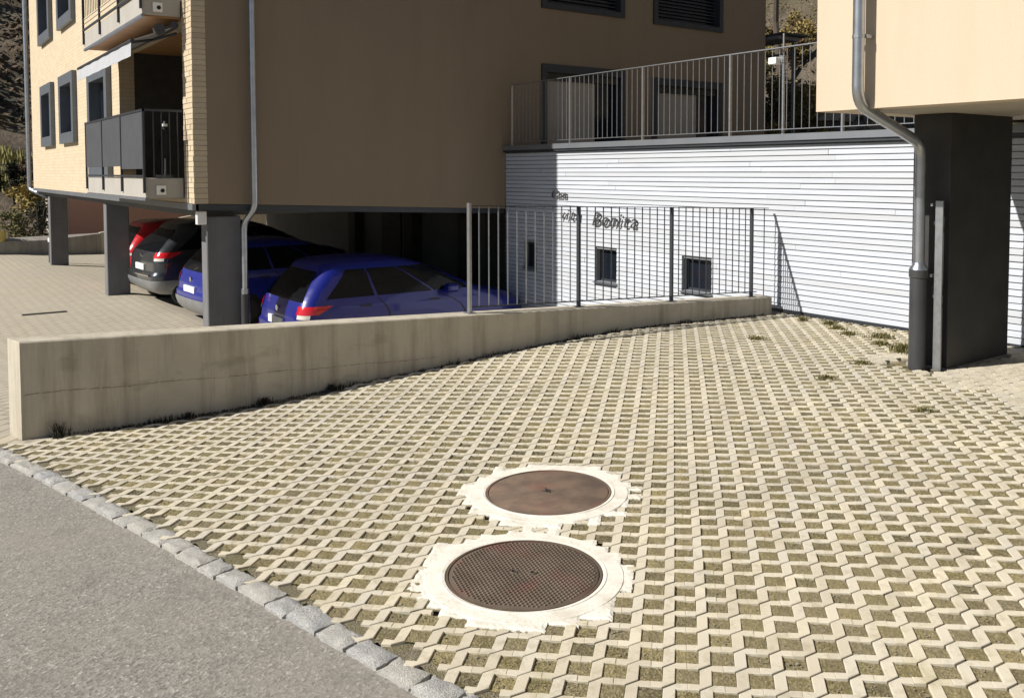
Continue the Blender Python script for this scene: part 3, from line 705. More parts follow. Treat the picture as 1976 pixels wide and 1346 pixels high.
# ------------------------------------------------------------------ white clad terrace wall
XC = 8.07
clad = thing('clad_wall', (XC, 6, .05), 'terrace building front clad in narrow white limed boards', 'wall')
WIN = [(8.93, 9.38, .07, .52), (7.24, 7.73, .12, .52), (10.74, 11.08, .12, .51)]
b = MB(); holed(b, 'x', 1.0, 11.55, -1.0, 1.9, WIN, XC+.035, XC+.30); b.build('backing_wall', 'batten', clad)
for (y0, y1, z0, z1) in WIN:
    f_ = MB(); holed(f_, 'x', y0, y1, z0, z1, [(y0+.03, y1-.03, z0+.03, z1-.03)], XC+.10, XC+.14); fr = f_.build('window_frame', 'dark_metal', clad)
    box('pane', 'glass', fr, XC+.115, XC+.12, y0+.03, y1-.03, z0+.03, z1-.03)
    s_ = MB(); s_.prism([(XC-.03, y0-.02), (XC+.10, y0-.02), (XC+.10, y1+.02), (XC-.03, y1+.02)], z0-.02, [z0-.012, z0+.004, z0+.004, z0-.012]); s_.build('sill', 'coping', fr)
rb = random.Random(11); rowh = .0606
z = 1.885; k = 0
while z-rowh > -.95:
    z1 = z-.004; z0 = z-rowh+.0035
    ylo = 1.0 if z > .075 else 6.47
    cuts = sorted({ylo, 11.548}|{y for y in [rb.uniform(2, 5), rb.uniform(5.4, 8.2), rb.uniform(8.4, 11)] if y > ylo+.4})
    if z0 < gz(8.05, 5)+.012 and ylo == 1.0: ylo = 6.47; cuts = [c for c in cuts if c > 6.47]; cuts = [6.47]+cuts
    segs = []
    for a, c in zip(cuts[:-1], cuts[1:]):
        ss_ = [(a+.0015, c-.0015)]
        for (y0, y1, w0, w1) in WIN:
            if z1 > w0-.012 and z0 < w1:
                ss_ = [t_ for s0, s1 in ss_ for t_ in (((s0, min(s1, y0)), (max(s0, y1), s1)) if s0 < y1 and s1 > y0 else ((s0, s1),)) if t_[1]-t_[0] > .02]
        segs += ss_
    for a, c in segs:
        xo = rb.gauss(0, .0014); b = MB(); dzb = rb.gauss(0, .0007)
        pr = [(XC+.034, z0), (XC+xo+.004, z0), (XC+xo, z0+.004), (XC+xo+.004, z1-.004), (XC+xo+.010, z1), (XC+.034, z1)]
        n = 6; b.add([(p[0], a, p[1]+dzb) for p in pr]+[(p[0], c, p[1]-dzb) for p in pr], [tuple(range(n)), tuple(range(n, 2*n))[::-1]]+[(i, n+i, n+(i+1) % n, (i+1) % n) for i in range(n)])
        b.build('board', 'board', clad)
    z -= rowh; k += 1
# base flashing + coping + terrace slab
box('base_strip', 'dark_metal', clad, XC+.004, XC+.034, 1.0, 6.44, .035, .068)
b = MB(); b.box(XC-.07, XC+.25, .6, 11.53, 1.925, 2.0, .004); b.build('coping', 'coping', clad)
b = MB(); b.box(XC-.05, XC+.2, .6, 11.54, 1.893, 1.923); b.build('drip_edge', 'dark_metal', clad)
b = MB(); b.box(XC+.31, 17.6, .6, 11.54, 1.75, 1.95); tag(b.build('terrace_floor', 'concrete_grey'), kind='structure')
b = MB()
rs = random.Random(5)
for _ in range(900):
    y = rs.uniform(1.2, 6.2); x = 8.04-abs(rs.gauss(0, .05)); r = rs.uniform(.004, .012); zz = gz(x, y)
    b.add([(x+v[0]*r, y+v[1]*r, zz-.004+v[2]*r*.7) for v in ico], icf)
tag(b.build('grit_strip', 'pebble'), 'strip of light grit along the foot of the white boards', 'gravel', kind='stuff')

# house name in thin metal script letters, standing off the boards
sign = thing('house_name', (XC-.03, 9.3, .9), 'thin metal script lettering mounted on the white boards', 'lettering')
def word(txt, ystart, z, size, kern=1.):
    y = ystart
    for ch in txt:
        cu = bpy.data.curves.new('letter', 'FONT'); cu.body = ch; cu.size = size; cu.shear = .35; cu.extrude = .006; cu.resolution_u = 3; cu.offset = .0
        to = bpy.data.objects.new('tmp', cu); COL.objects.link(to); dg = bpy.context.evaluated_depsgraph_get(); dg.update()
        me = bpy.data.meshes.new_from_object(to.evaluated_get(dg)); bpy.data.objects.remove(to)
        wd = max((v.co.x for v in me.vertices), default=.05)
        me.materials.clear(); me.materials.append(M['letter'])
        o = bpy.data.objects.new('letter', me); COL.objects.link(o); o.parent = sign
        # text x -> -Y, text y -> Z, normal -> -X
        mt = Matrix(((0, 0, -1), (-1, 0, 0), (0, 1, 0))).to_4x4(); mt.translation = Vector((XC-.03, y, z))-W[sign]; o.matrix_local = mt; W[o] = Vector((XC-.03, y, z))
        y -= (wd+.016)*kern
    return y
word('Casa', 10.34, 1.205, .185, .72)
word('vita', 10.14, .895, .235, .95)
word('Bonita', 9.42, .845, .275, .96)

# ------------------------------------------------------------------ terrace railing, lamp post
tr = thing('terrace_railing', (XC+.05, 8, 2.0), 'galvanised bar railing along the terrace edge above the white boards', 'railing')
XT = XC+.02; pys = [11.40, 9.95, 8.45, 6.99, 5.5, 4.0, 2.5]
for y in pys: box('post', 'galv', tr, XT-.018, XT+.018, y-.011, y+.011, 1.995, 2.945, .002)
rail('top_rail', 'galv', tr, (XT, 11.41, 2.945), (XT, 2.4, 2.945), .01, .036)
rail('bottom_rail', 'galv', tr, (XT, 11.41, 2.05), (XT, 2.4, 2.05), .008, .03)
y = 11.31
while y > 2.5:
    if min(abs(y-p) for p in pys) > .04:
        b = MB(); b.tube([(XT, y, 2.055), (XT, y, 2.947)], .0048, 6); b.build('bar', 'galv_dull', tr)
    y -= .0983
lp = thing('lamp_post', (8.12, 6.285, 2.0), 'slim grey lamp post with a white box light behind the terrace railing', 'lamp post')
b = MB(); b.tube([(8.14, 6.285, 1.99), (8.14, 6.285, 2.78)], .019, 12); b.tube([(8.14, 6.285, 2.78), (8.14, 6.285, 3.11)], .011, 10); b.build('pole', 'galv', lp, smooth='auto')
box('lamp_box', 'white', lp, 8.05, 8.16, 6.32, 6.425, 2.775, 2.85, .006)
box('bracket', 'galv', lp, 8.12, 8.16, 6.27, 6.33, 2.79, 2.87)

# ------------------------------------------------------------------ left apartment building
YS, XB = 11.56, 3.225; ZT = 8.4
ab = thing('apartment_building', (XB, YS, 1.18), 'apartment building on concrete posts with a cream brick side and a shaded tan render side', 'building')
# render side (faces the pavers)
wins = [(8.86, 10.53, 1.96, 3.26), (11.36, 13.05, 1.96, 3.18), (8.86, 10.53, 4.31, 5.55), (11.37, 13.05, 4.28, 5.55)]
b = MB(); holed(b, 'y', 3.40, 14.40, 1.19, ZT, wins, YS, YS+.28)
b.build('render_wall', 'tan', ab)
b = MB(); b.add([(3.40,YS,1.19),(8.07,YS,1.005),(8.07,YS,1.19),(3.40,YS+.28,1.19),(8.07,YS+.28,1.005),(8.07,YS+.28,1.19)], [(0,1,2),(3,5,4),(0,3,4,1)]); b.build('render_hem', 'tan', ab)
b = MB(); b.add([(3.25,YS+.02,1.19),(8.06,YS+.02,1.0),(8.06,YS+.02,.93),(3.25,YS+.02,1.11),(3.25,YS+.1,1.19),(8.06,YS+.1,1.0),(8.06,YS+.1,.93),(3.25,YS+.1,1.11)],
                [(0,1,2,3),(4,7,6,5),(3,2,6,7),(0,3,7,4),(1,5,6,2),(0,4,5,1)]); b.build('bottom_flashing', 'dark_metal', ab)
for n_, (x0, x1, z0, z1) in enumerate(wins):
    f_ = MB(); holed(f_, 'y', x0-.07, x1+.07, z0-.06, z1+.09, [(x0+.03, x1-.03, z0+.03, z1-.04)], YS-.035, YS+.16)
    fr = f_.build('window', 'dark_metal', ab)
    xm = x0+(x1-x0)*.70
    if n_ < 2:
        box('blind', 'blind', fr, x0+.03, xm, YS+.11, YS+.13, z0+.03, z1-.16); box('shutter_box', 'dark_inside', fr, x0+.03, x1-.03, YS+.06, YS+.15, z1-.158, z1-.04)
        box('pane', 'glass', fr, xm+.002, x1-.03, YS+.12, YS+.125, z0+.03, z1-.16)
    else:
        box('pane', 'glass', fr, x0+.03, x1-.03, YS+.14, YS+.145, z0+.03, z1-.04)
        zz = z0+.06
        while zz < z1-.06: 
            b = MB(); b.add([(x0+.04,YS+.08,zz),(x1-.04,YS+.08,zz),(x1-.04,YS+.12,zz+.022),(x0+.04,YS+.12,zz+.022),(x0+.04,YS+.08,zz+.004),(x1-.04,YS+.08,zz+.004),(x1-.04,YS+.12,zz+.026),(x0+.04,YS+.12,zz+.026)], [(0,3,2,1),(4,5,6,7),(0,1,5,4),(1,2,6,5),(2,3,7,6),(3,0,4,7)])
            b.build('slat', 'window_frame', fr); zz += .062
# brick side
YE = 26.4
bw = [(22.60, 24.15, 2.26, 3.60), (19.75, 21.40, 2.26, 3.60), (16.45, 18.12, 1.52, 3.42), (22.60, 24.30, 4.70, 6.0), (19.70, 21.40, 4.70, 6.0)]
log = [(11.985, 15.80, 1.50, 3.57), (11.985, 15.80, 3.86, 5.95)]
b = MB(); holed(b, 'x', 11.985, YE, 1.19, ZT, bw+log, XB, XB+.24); b.build('brick_wall', 'brickwall', ab)
b = MB(); b.box(XB, XB+.17, YS, 11.983, 4.2, ZT); b.build('upper_corner_pier', 'brickwall', ab)
b = MB(); b.box(XB+.008, XB+.168, YS+.006, 11.975, 1.19, 4.2); b.build('corner_mortar', 'blind', ab)
r_ = random.Random(2); z = 1.19; k = 0
while z < 4.19:
    h = .0668; zz = z+.0675-.0675+h; jx = lambda: r_.gauss(0, .0016)
    cut = (YS+.245) if k % 2 else (YS+.12)
    for y0, y1 in ((YS, cut-.008), (cut, 11.983)):
        b = MB(); o = jx(); 
        b.box(XB-.002+o, XB+.166+(.009 if y0 == YS else 0)+o*.3+(0 if not k % 2 else -.0), y0-(.002 if y0 == YS else 0)+jx(), y1, z+.002, z+h-.002, .002)
        b.build('brick', 'brick', ab)
    z += .068; k += 1
b = MB(); b.box(XB-.02, XB+.06, YS+.02, YE+.02, 1.11, 1.188); b.build('bottom_edge_metal', 'coping', ab)
for n_, (y0, y1, z0, z1) in enumerate(bw):
    f_ = MB(); holed(f_, 'x', y0-.05, y1+.05, z0-.05, z1+.05, [(y0+.16, y1-.16, z0+.17, z1-.17)], XB-.09, XB+.16); fr = f_.build('window', 'window_frame', ab)
    box('pane', 'glass', fr, XB+.1, XB+.105, y0+.16, y1-.16, z0+.17, z1-.17)
# loggia rooms
for (y0, y1, z0, z1) in log:
    b = MB()
    b.box(XB+1.9, XB+2.0, y0-.2, y1+.2, z0-.2, z1+.2); b.build('loggia_back_wall', 'dark_inside', ab)
    for nm, bb in (('loggia_side_wall', (XB+.245, XB+1.895, y0-.12, y0-.005)), ('loggia_side_wall', (XB+.245, XB+1.895, y1+.005, y1+.12))): box(nm, 'dark_inside', ab, *bb, z0-.1, z1+.1)
    box('loggia_door', 'glass', ab, XB+1.88, XB+1.897, y0+.6, y1-.8, z0, z1-.25)
# slab and body core
b = MB(); b.box(XB+.10, 14.3, YS+.30, YE-.02, 1.02, 1.18); b.build('ground_slab', 'back_concrete', ab)
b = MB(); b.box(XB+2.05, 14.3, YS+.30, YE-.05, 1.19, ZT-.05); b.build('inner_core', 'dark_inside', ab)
b = MB(); b.box(XB+.245, XB+2.0, 15.93, YE-.05, 1.19, ZT-.05)
b = MB(); b.box(14.15, 14.40, YS+.285, YE, -.9, ZT); b.build('end_wall', 'tan', ab)
b = MB(); b.box(XB-.3, 14.7, YS-.3, YE+.3, ZT+.004, ZT+.25); b.build('roof', 'dark_metal', ab)
b = MB(); b.box(XB+.25, 14.1, YE-.25, YE, 1.19, ZT); b.build('rear_wall', 'tan', ab)
# balconies
XF = 2.73
for n_, (zb, zt) in enumerate(((1.235, 1.52), (3.575, 3.86))):
    b = MB(); b.box(XF, XB-.02, 11.96, 15.93, zb+.03, zt, .006); sl_ = b.build('balcony_slab', 'balcony_concrete', ab)
    box('balcony_underside', 'wood_soffit' if n_ else 'soffit', sl_, XF+.03, XB+1.9, 12.0, 15.8, zb+.008, zb+.028)
    box('edge_strip', 'coping', sl_, XF-.008, XF+.03, 11.955, 15.935, zb-.004, zb+.029)
    p_ = MB(); p_.box(XF+.13, XF+.25, 11.945, 11.958, zb+.07, zb+.19, .003); p_.build('scupper_plate', 'white', sl_)
    p_ = MB(); p_.tube([(XF+.205, 11.944, zb+.125), (XF+.205, 11.938, zb+.125)], .026, 14); p_.build('scupper_hole', 'rubber', sl_)
    br = MB(); br.box(XF-.03, XF-.005, 11.93, 15.9, zt+.855, zt+.885); br.box(XF-.03, XB-.03, 11.93, 11.954, zt+.855, zt+.885)
    br.box(XF-.028, XF-.008, 11.95, 15.9, zt+.015, zt+.04); br = br.build('balcony_rail', 'dark_metal', ab)
    for y in (11.95, 13.25, 14.55, 15.86): box('rail_post', 'dark_metal', br, XF-.03, XF-.004, y-.02, y+.02, zt-.19, zt+.853)
    if n_ == 0:
        for a, c in ((12.0, 13.22), (13.28, 14.52), (14.58, 15.83)): box('screen_panel', 'panel_glass', br, XF-.022, XF-.012, a, c, zt+.16 if a > 13 else zt+.12, zt+.85)
    else:
        for h in (.05, .12, .19): box('wire', 'galv', br, XF-.02, XF-.012, 11.95, 15.86, zt+h, zt+h+.008)
        for a in np.arange(12.1, 15.8, .13): box('thin_bar', 'dark_metal', br, XF-.02, XF-.012, a, a+.01, zt+.22, zt+.85)
    for a in np.arange(XF+.1, XB-.05, .1): box('thin_bar', 'dark_metal', br, a, a+.011, 11.936, 11.947, zt+.0, zt+.855)
# ceiling lamp on upper balcony underside
b = MB(); b.tube([(3.5, 12.75, 3.55), (3.5, 12.75, 3.582)], .14, 20); b.build('ceiling_lamp', 'blind', ab)
# concrete posts
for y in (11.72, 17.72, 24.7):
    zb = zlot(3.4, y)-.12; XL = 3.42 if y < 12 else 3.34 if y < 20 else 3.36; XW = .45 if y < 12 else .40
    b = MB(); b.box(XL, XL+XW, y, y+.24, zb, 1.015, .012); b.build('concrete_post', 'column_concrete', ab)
# small lamp on near post
b = MB(); b.box(3.29, 3.415, 11.68, 11.76, .915, 1.09, .008); b.build('sign_box', 'white', ab)
# inner parking back wall
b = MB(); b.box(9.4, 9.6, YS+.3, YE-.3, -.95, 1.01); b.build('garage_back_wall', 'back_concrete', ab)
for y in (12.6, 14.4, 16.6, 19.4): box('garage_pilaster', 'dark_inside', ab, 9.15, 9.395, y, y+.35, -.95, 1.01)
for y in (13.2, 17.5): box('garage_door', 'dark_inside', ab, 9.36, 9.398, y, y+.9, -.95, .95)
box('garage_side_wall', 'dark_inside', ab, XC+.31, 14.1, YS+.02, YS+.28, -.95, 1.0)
# downpipes
def pipe(name, pts, r, mat, parent, n=14):
    P = [Vector(p) for p in pts]; out = [P[0]]
    for i in range(1, len(P)-1):
        a = (P[i-1]-P[i]); c = (P[i+1]-P[i]); d = min(.12, a.length*.45, c.length*.45); a.normalize(); c.normalize()
        for t in np.linspace(0, 1, 6): q = (P[i]+a*d)*(1-t)**2+P[i]*2*t*(1-t)+(P[i]+c*d)*t*t; out.append(q)
    out.append(P[-1]); b = MB(); b.tube(out, r, n); return b.build(name, mat, parent, smooth='auto')
d1 = pipe('downpipe', [(3.975, 11.46, ZT), (3.975, 11.46, 1.10), (3.88, 11.62, .93), (3.88, 11.62, .02)], .042, 'zinc', ab)
b = MB(); b.cyl(3.88, 11.62, -.02, .05, .055, 16); b.build('pipe_collar', 'zinc', d1, smooth='auto')
b = MB(); b.cyl(3.88, 11.62, -.80, -.021, .06, 16); b.build('pipe_foot', 'black_pipe', d1, smooth='auto')
d2 = pipe('downpipe', [(3.17, 26.75, ZT), (3.17, 26.75, 1.15), (3.5, 26.1, .95), (3.5, 25.6, .9), (3.5, 25.6, -.18)], .06, 'zinc', ab)
b = MB(); b.cyl(3.5, 25.6, -.2, -.1, .085, 14); b.build('pipe_collar', 'white', d2, smooth='auto')
b = MB(); b.cyl(3.5, 25.6, -.74, -.201, .075, 14); b.build('pipe_foot', 'black_pipe', d2, smooth='auto')
# awning under the upper balcony
aw = thing('awning', (3.0, 13.6, 3.3), 'half rolled-out grey cloth awning under the upper balcony', 'awning')
b = MB(); A0 = Vector((3.15, 12.0, 3.52)); 
y0, y1 = 12.02, 15.75
b.add([(3.2,y0,3.50),(3.2,y1,3.50),(2.62,y1,3.27),(2.62,y0,3.27),(3.2,y0,3.508),(3.2,y1,3.508),(2.62,y1,3.278),(2.62,y0,3.278)], [(0,1,2,3),(4,7,6,5),(0,3,7,4),(1,5,6,2),(3,2,6,7),(0,4,5,1)]); b.build('awning_cloth', 'fabric', aw)
vs = []; n = 40
for k in range(n+1):
    y = y0+(y1-y0)*k/n; xo = .003*math.sin(k*.9)
    vs += [(2.605+xo, y, 3.245), (2.60+xo*1.5, y, 3.07)]
b = MB(); b.add(vs+[(v[0]+.004, v[1], v[2]) for v in vs], [(2*k, 2*k+1, 2*k+3, 2*k+2) for k in range(n)]+[(2*(n+1)+2*k, 2*(n+1)+2*k+2, 2*(n+1)+2*k+3, 2*(n+1)+2*k+1) for k in range(n)]); b.build('valance', 'fabric', aw)
b = MB(); b.tube([(2.615, y0-.03, 3.262), (2.615, y1+.03, 3.262)], .026, 12); b.build('front_bar', 'dark_metal', aw, smooth='auto')
for y in (y0+.12, y1-.12): 
    b = MB(); b.tube([(3.2, y, 3.42), (2.95, y+.18, 3.34), (2.64, y, 3.26)], .018, 8); b.build('folding_arm', 'dark_metal', aw)
b = MB(); b.tube([(3.14, y0-.02, 3.50), (3.14, y1+.02, 3.50)], .05, 12); b.build('roller', 'dark_metal', aw, smooth='auto')
b = MB(); b.tube([(2.95, 11.99, 3.44), (2.95, 12.07, 3.44)], .07, 14); b.build('winch_housing', 'dark_metal', aw, smooth='auto')
# furled parasol on the lower balcony
pr = thing('parasol', (3.05, 12.25, 1.52), 'furled dark parasol standing in the corner of the lower balcony', 'parasol')
b = MB(); b.tube([(3.05, 12.25, 1.52), (3.05, 12.25, 2.27)], .015, 8); b.build('pole', 'galv', pr)
b = MB(); b.tube([(3.05, 12.25, z_) for z_ in (1.78, 1.86, 1.98, 2.08, 2.16, 2.2)], [.05, .085, .082, .06, .035, .015], 12); b.build('canopy', 'rubber', pr, smooth='auto')
b = MB(); b.tube([(3.05, 12.25, 2.2), (3.05, 12.25, 2.235)], .04, 10); b.build('finial', 'white', pr)
b = MB(); b.cyl(3.05, 12.25, 1.525, 1.56, .12, 14); b.build('foot', 'concrete_grey', pr)

# ------------------------------------------------------------------ right building
rbg = thing('cream_building', (5.6, 3.5, 2.03), 'cream rendered upper floor overhanging the pavers on a black pillar', 'building')
XR, YR, ZR = 5.6, 4.03, 2.03
b = MB(); b.box(XR, XR+.22, -5, YR, ZR, 8.2); b.build('front_wall', 'cream', rbg)
b = MB(); b.box(XR+.222, 14, YR-.22, YR-.003, ZR+.001, 8.2); b.build('side_wall', 'cream', rbg)
b = MB(); b.box(XR+.223, 14, -5, YR-.222, ZR+.004, ZR+.2); b.build('underside', 'soffit', rbg)
b = MB(); b.box(XR-.3, 14.4, -5.2, YR+.3, 8.205, 8.45); b.build('roof', 'dark_metal', rbg)
b = MB(); b.box(6.58, 7.52, 3.54, 3.84, .02, ZR+.003, .004); pl = b.build('pillar', 'pillar', rbg)
b = MB(); b.box(6.56, 7.54, 3.52, 3.86, .03, .088); b.build('pillar_foot', 'concrete_grey', rbg)
dp = pipe('downpipe', [(5.50, 3.625, 8.2), (5.50, 3.625, 2.06), (6.44, 3.70, 1.80), (6.44, 3.70, .86)], .040, 'zinc', rbg, 18)
for z_ in (2.52, 3.9, 5.6):
    b = MB(); b.tube([(5.50, 3.625, z_-.012), (5.50, 3.625, z_+.012)], .0435, 18); b.build('pipe_clip', 'galv', dp)
    box('clip_arm', 'galv', dp, 5.52, 5.60, 3.575, 3.587, z_-.012, z_+.012)
b = MB(); b.tube([(6.44, 3.70, .84), (6.44, 3.70, .855), (6.44, 3.70, .88), (6.44, 3.70, .90)], [.067, .065, .045, .042], 20); b.build('pipe_collar', 'zinc', dp, smooth='auto')
b = MB(); b.tube([(6.44, 3.70, .06), (6.44, 3.70, .78), (6.44, 3.70, .785), (6.44, 3.70, .842)], [.062, .062, .069, .069], 24); b.build('pipe_foot', 'black_pipe', dp, smooth='auto')
for z_ in (1.34, .80): box('pipe_bolt', 'galv', dp, 6.47, 6.53, 3.615, 3.632, z_-.011, z_+.011)
sp = thing('marker_post', (6.50, 3.575, .08), 'narrow bare grey metal post in front of the black pillar', 'post')
b = MB(); b.box(6.49, 6.503, 3.545, 3.605, .06, 1.37, .002); b.build('flat_bar', 'galv', sp)
for z_ in (1.20, .72): 
    b = MB(); b.box(6.503, 6.53, 3.60, 3.622, z_-.014, z_+.014); b.build('hook', 'dark_metal', sp)
b = MB(); b.tube([(6.51, 3.612, .76), (6.52, 3.635, .70), (6.51, 3.618, .64), (6.505, 3.60, .62)], .009, 8); b.build('hook', 'dark_metal', sp)

# ------------------------------------------------------------------ cars
def interp_tab(tab, z):
    zs = [t[0] for t in tab]; return [float(np.interp(z, zs, [t[k] for t in tab])) for k in range(1, len(tab[0]))]
def outline(tab, z, off=0.):
    xr, xf, hw, rr, rf = interp_tab(tab, z); P = []
    xr -= off; xf += off; hw += off
    nh, na, ns = 6, 6, 14
    bow = .05*hw
    half = []
    for k in range(nh+1):
        y = (hw-rr)*k/nh; half.append((xr+bow*(y/hw)**2, y))
    cx0, cy0 = xr+bow*((hw-rr)/hw)**2+rr, hw-rr
    for k in range(1, na+1): a = PI-(PI/2)*k/na; half.append((cx0+rr*math.cos(a), cy0+rr*math.sin(a)))
    xs_, xe = cx0, xf-rf-bow
    for k in range(1, ns+1): half.append((xs_+(xe-xs_)*k/ns, hw))
    for k in range(1, na+1): a = PI/2-(PI/2)*k/na; half.append((xe+rf*math.cos(a), hw-rf+rf*math.sin(a)))
    for k in range(1, nh+1):
        y = (hw-rf)*(1-k/nh); half.append((xe+rf+bow*(1-(y/(hw-rf+1e-6))**2), y))
    return half+[(x, -y) for x, y in half[-2:0:-1]]
def patch(tab, z0, z1, i0, i1, off, n=5, skew0=0, skew1=0):
    """surface strip on outline index i0..i1 (fractional, may be negative = right-hand side), z0..z1; skew shifts ends with height"""
    vs = []; m = max(2, int((i1-i0)*1.0)+1)
    for r in range(n+1):
        t = r/n; z = z0+(z1-z0)*t; O = outline(tab, z, off); L_ = len(O)
        a, c = i0+skew0*t, i1+skew1*t
        for k in range(m+1):
            f = (a+(c-a)*k/m) % L_; i = int(f); g_ = f-i; p = O[i % L_]; q = O[(i+1) % L_]
            vs.append((p[0]*(1-g_)+q[0]*g_, p[1]*(1-g_)+q[1]*g_, z))
    fs = [(r*(m+1)+k, (r+1)*(m+1)+k, (r+1)*(m+1)+k+1, r*(m+1)+k+1) for r in range(n) for k in range(m)]
    return vs, fs
HATCH = [(.20,.14,3.80,.76,.2,.4),(.30,.04,3.90,.82,.2,.5),(.42,0,3.95,.84,.2,.55),(.56,.0,3.95,.84,.2,.55),(.60,.035,3.93,.84,.2,.55),(.72,.05,3.86,.84,.2,.55),(.84,.08,3.55,.83,.2,.5),(.94,.12,3.05,.80,.2,.35),
         (1.0,.16,2.90,.78,.2,.3),(1.1,.24,2.68,.745,.2,.3),(1.25,.38,2.36,.68,.2,.3),(1.35,.46,2.10,.63,.2,.3),(1.40,.50,1.92,.585,.22,.3),(1.44,.66,1.7,.50,.25,.3),(1.46,.95,1.45,.32,.2,.2)]
SUV = [(.28,.20,4.35,.84,.2,.4),(.38,.05,4.45,.90,.2,.5),(.50,0,4.5,.92,.22,.55),(.66,.0,4.5,.92,.22,.55),(.72,.05,4.48,.92,.22,.55),(.90,.06,4.38,.915,.22,.55),(1.02,.09,4.0,.90,.22,.5),(1.10,.13,3.45,.88,.22,.35),
       (1.16,.18,3.3,.86,.22,.3),(1.30,.33,3.02,.82,.22,.3),(1.45,.52,2.72,.75,.22,.3),(1.56,.62,2.45,.69,.22,.3),(1.62,.68,2.25,.63,.24,.3),(1.665,.9,1.95,.52,.25,.3),(1.68,1.2,1.7,.32,.2,.2)]
def make_car(name, tab, paint, loc, yaw, scale, label, belt, top, lampz, lower='black_plastic', lowz=.0, suv=False):
    t = thing(name, (0, 0, 0), label, 'car', None)
    zs = sorted({r[0] for r in tab}|set(np.linspace(tab[0][0], tab[-1][0], 26)))
    O = [outline(tab, z) for z in zs]; n = len(O[0]); b = MB()
    vs = [(p[0], p[1], z) for z, o in zip(zs, O) for p in o]
    fs = [(r*n+k, r*n+(k+1) % n, (r+1)*n+(k+1) % n, (r+1)*n+k) for r in range(len(zs)-1) for k in range(n)]
    fs += [tuple(range(n))[::-1], tuple(range((len(zs)-1)*n, len(zs)*n))]
    b.add(vs, fs); body = b.build('body', paint, t, smooth=True)
    def P(nm, mat, z0, z1, i0, i1, off=.006, **kw):
        vs, fs = patch(tab, z0, z1, i0, i1, off, **kw); b = MB(); b.add(vs, fs); return b.build(nm, mat, t, smooth=True)
    P('rear_window', 'car_glass', belt, top-.05, -7.6, 7.6, skew0=1.2, skew1=-1.2)
    P('windscreen', 'car_glass', belt, top, 31.0, 45.0)
    for s in (1, -1):
        for (a, c, k0, k1) in ((12.6, 17.0, 1.0, 0), (17.3, 22.6, 0, 0), (22.9, 27.0, 0, 2.4)):
            if s > 0: P('side_window', 'car_glass', belt+.03, top-.03, a, c, skew0=k0, skew1=k1)
            else: P('side_window', 'car_glass', belt+.03, top-.03, -c, -a, skew0=-k1, skew1=-k0)
        a, c = (6.0, 12.2)
        tl = P('tail_lamp', 'red_lens', lampz+.01, lampz+.12, *( (a, c) if s > 0 else (-c, -a)), off=.012, skew0=(.3 if s > 0 else -1), skew1=(1 if s > 0 else -.3))
        vs, fs = patch(tab, lampz-.045, lampz+.008, *((6.6, 10.6) if s > 0 else (-10.6, -6.6)), .012); bb = MB(); bb.add(vs, fs); bb.build('lamp_lower_lens', 'clear_lens', tl, smooth=True)
        P('reflector', 'red_lens', tab[2][0]+.02, tab[2][0]+.06, *((5.5, 9) if s > 0 else (-9, -5.5)), off=.012)
        # wheels
        for x in (.72, tab[3][2]-.82):
            R_ = .33 if suv else .30; y = s*(tab[3][3]-.10); b = MB()
            b.tube([(x, y-s*.1, R_), (x, y+s*.085, R_), (x, y+s*.105, R_)], [R_, R_, R_-.03], 24); wh = b.build('tyre', 'rubber', t, smooth='auto')
            b = MB(); b.tube([(x, y+s*.09, R_), (x, y+s*.112, R_)], [R_*.66, R_*.6], 20); b.build('rim', 'black_plastic', wh)
        b = MB(); x = interp_tab(tab, belt)[1]-.75; y = s*(interp_tab(tab, belt)[2]+.1); b.box(x-.09, x+.09, y-.09, y+.09, belt+.0, belt+.12, .03); b.build('mirror', paint, t)
    P('bumper', lower, tab[0][0]+.005, tab[2][0]+(.02 if lower == 'black_plastic' else .06), -14, 14, off=.014)
    xr = interp_tab(tab, lampz-.16)[0]
    npz = lampz-.19 if suv else .62
    npz = min(npz, lampz-.10)
    b = MB(); b.box(interp_tab(tab, npz)[0]-.022, interp_tab(tab, npz)[0]+.01, -.26, .26, npz-.06, npz+.06, .003); pl_ = b.build('number_plate', 'white', t)
    b = MB(); b.tube([(interp_tab(tab, lampz+.02)[0]-.02, 0, lampz+.03), (interp_tab(tab, lampz+.02)[0]-.002, 0, lampz+.03)], .042, 16); b.build('badge', 'chrome', t)
    if suv: P('chrome_strip', 'chrome', tab[3][0]-.03, tab[3][0]+.02, -5.5, 5.5, off=.02)
    else: 
        b = MB(); b.tube([(interp_tab(tab, belt+.04)[0]-.02, -.02, belt+.02), (interp_tab(tab, belt+.2)[0]-.03, -.28, belt+.14)], .009, 6); b.build('rear_wiper', 'black_plastic', t)
    for s in (1, -1):
        for i in (16.2, 21.8):
            vs, fs = patch(tab, belt-.10, belt-.075, *((i-.9, i) if s > 0 else (-i, -i+.9)), .018, n=1); b = MB(); b.add(vs, fs); b.build('door_handle', 'black_plastic', t)
    # door seams as slim dark lines
    for s in (1, -1):
        for i in (17.1, 22.7):
            vs, fs = patch(tab, .35, belt, *((i, i+.12) if s > 0 else (-i-.12, -i)), .003, n=6); b = MB(); b.add(vs, fs); b.build('door_seam', 'black_plastic', t)
    t.location = loc; t.rotation_euler = (0, 0, yaw); t.scale = (scale,)*3
    return t
make_car('parked_car', HATCH, 'blue_paint', (4.30, 11.72, -1.04), -.005, .985, 'dark blue hatchback nearest the low wall, right of the near concrete post', .93, 1.36, .76)
make_car('parked_car', HATCH, 'blue_paint_b', (3.86, 14.3, -.83), .05, .93, 'lighter blue car half hidden behind the near concrete post', .93, 1.36, .76, 'silver_plastic')
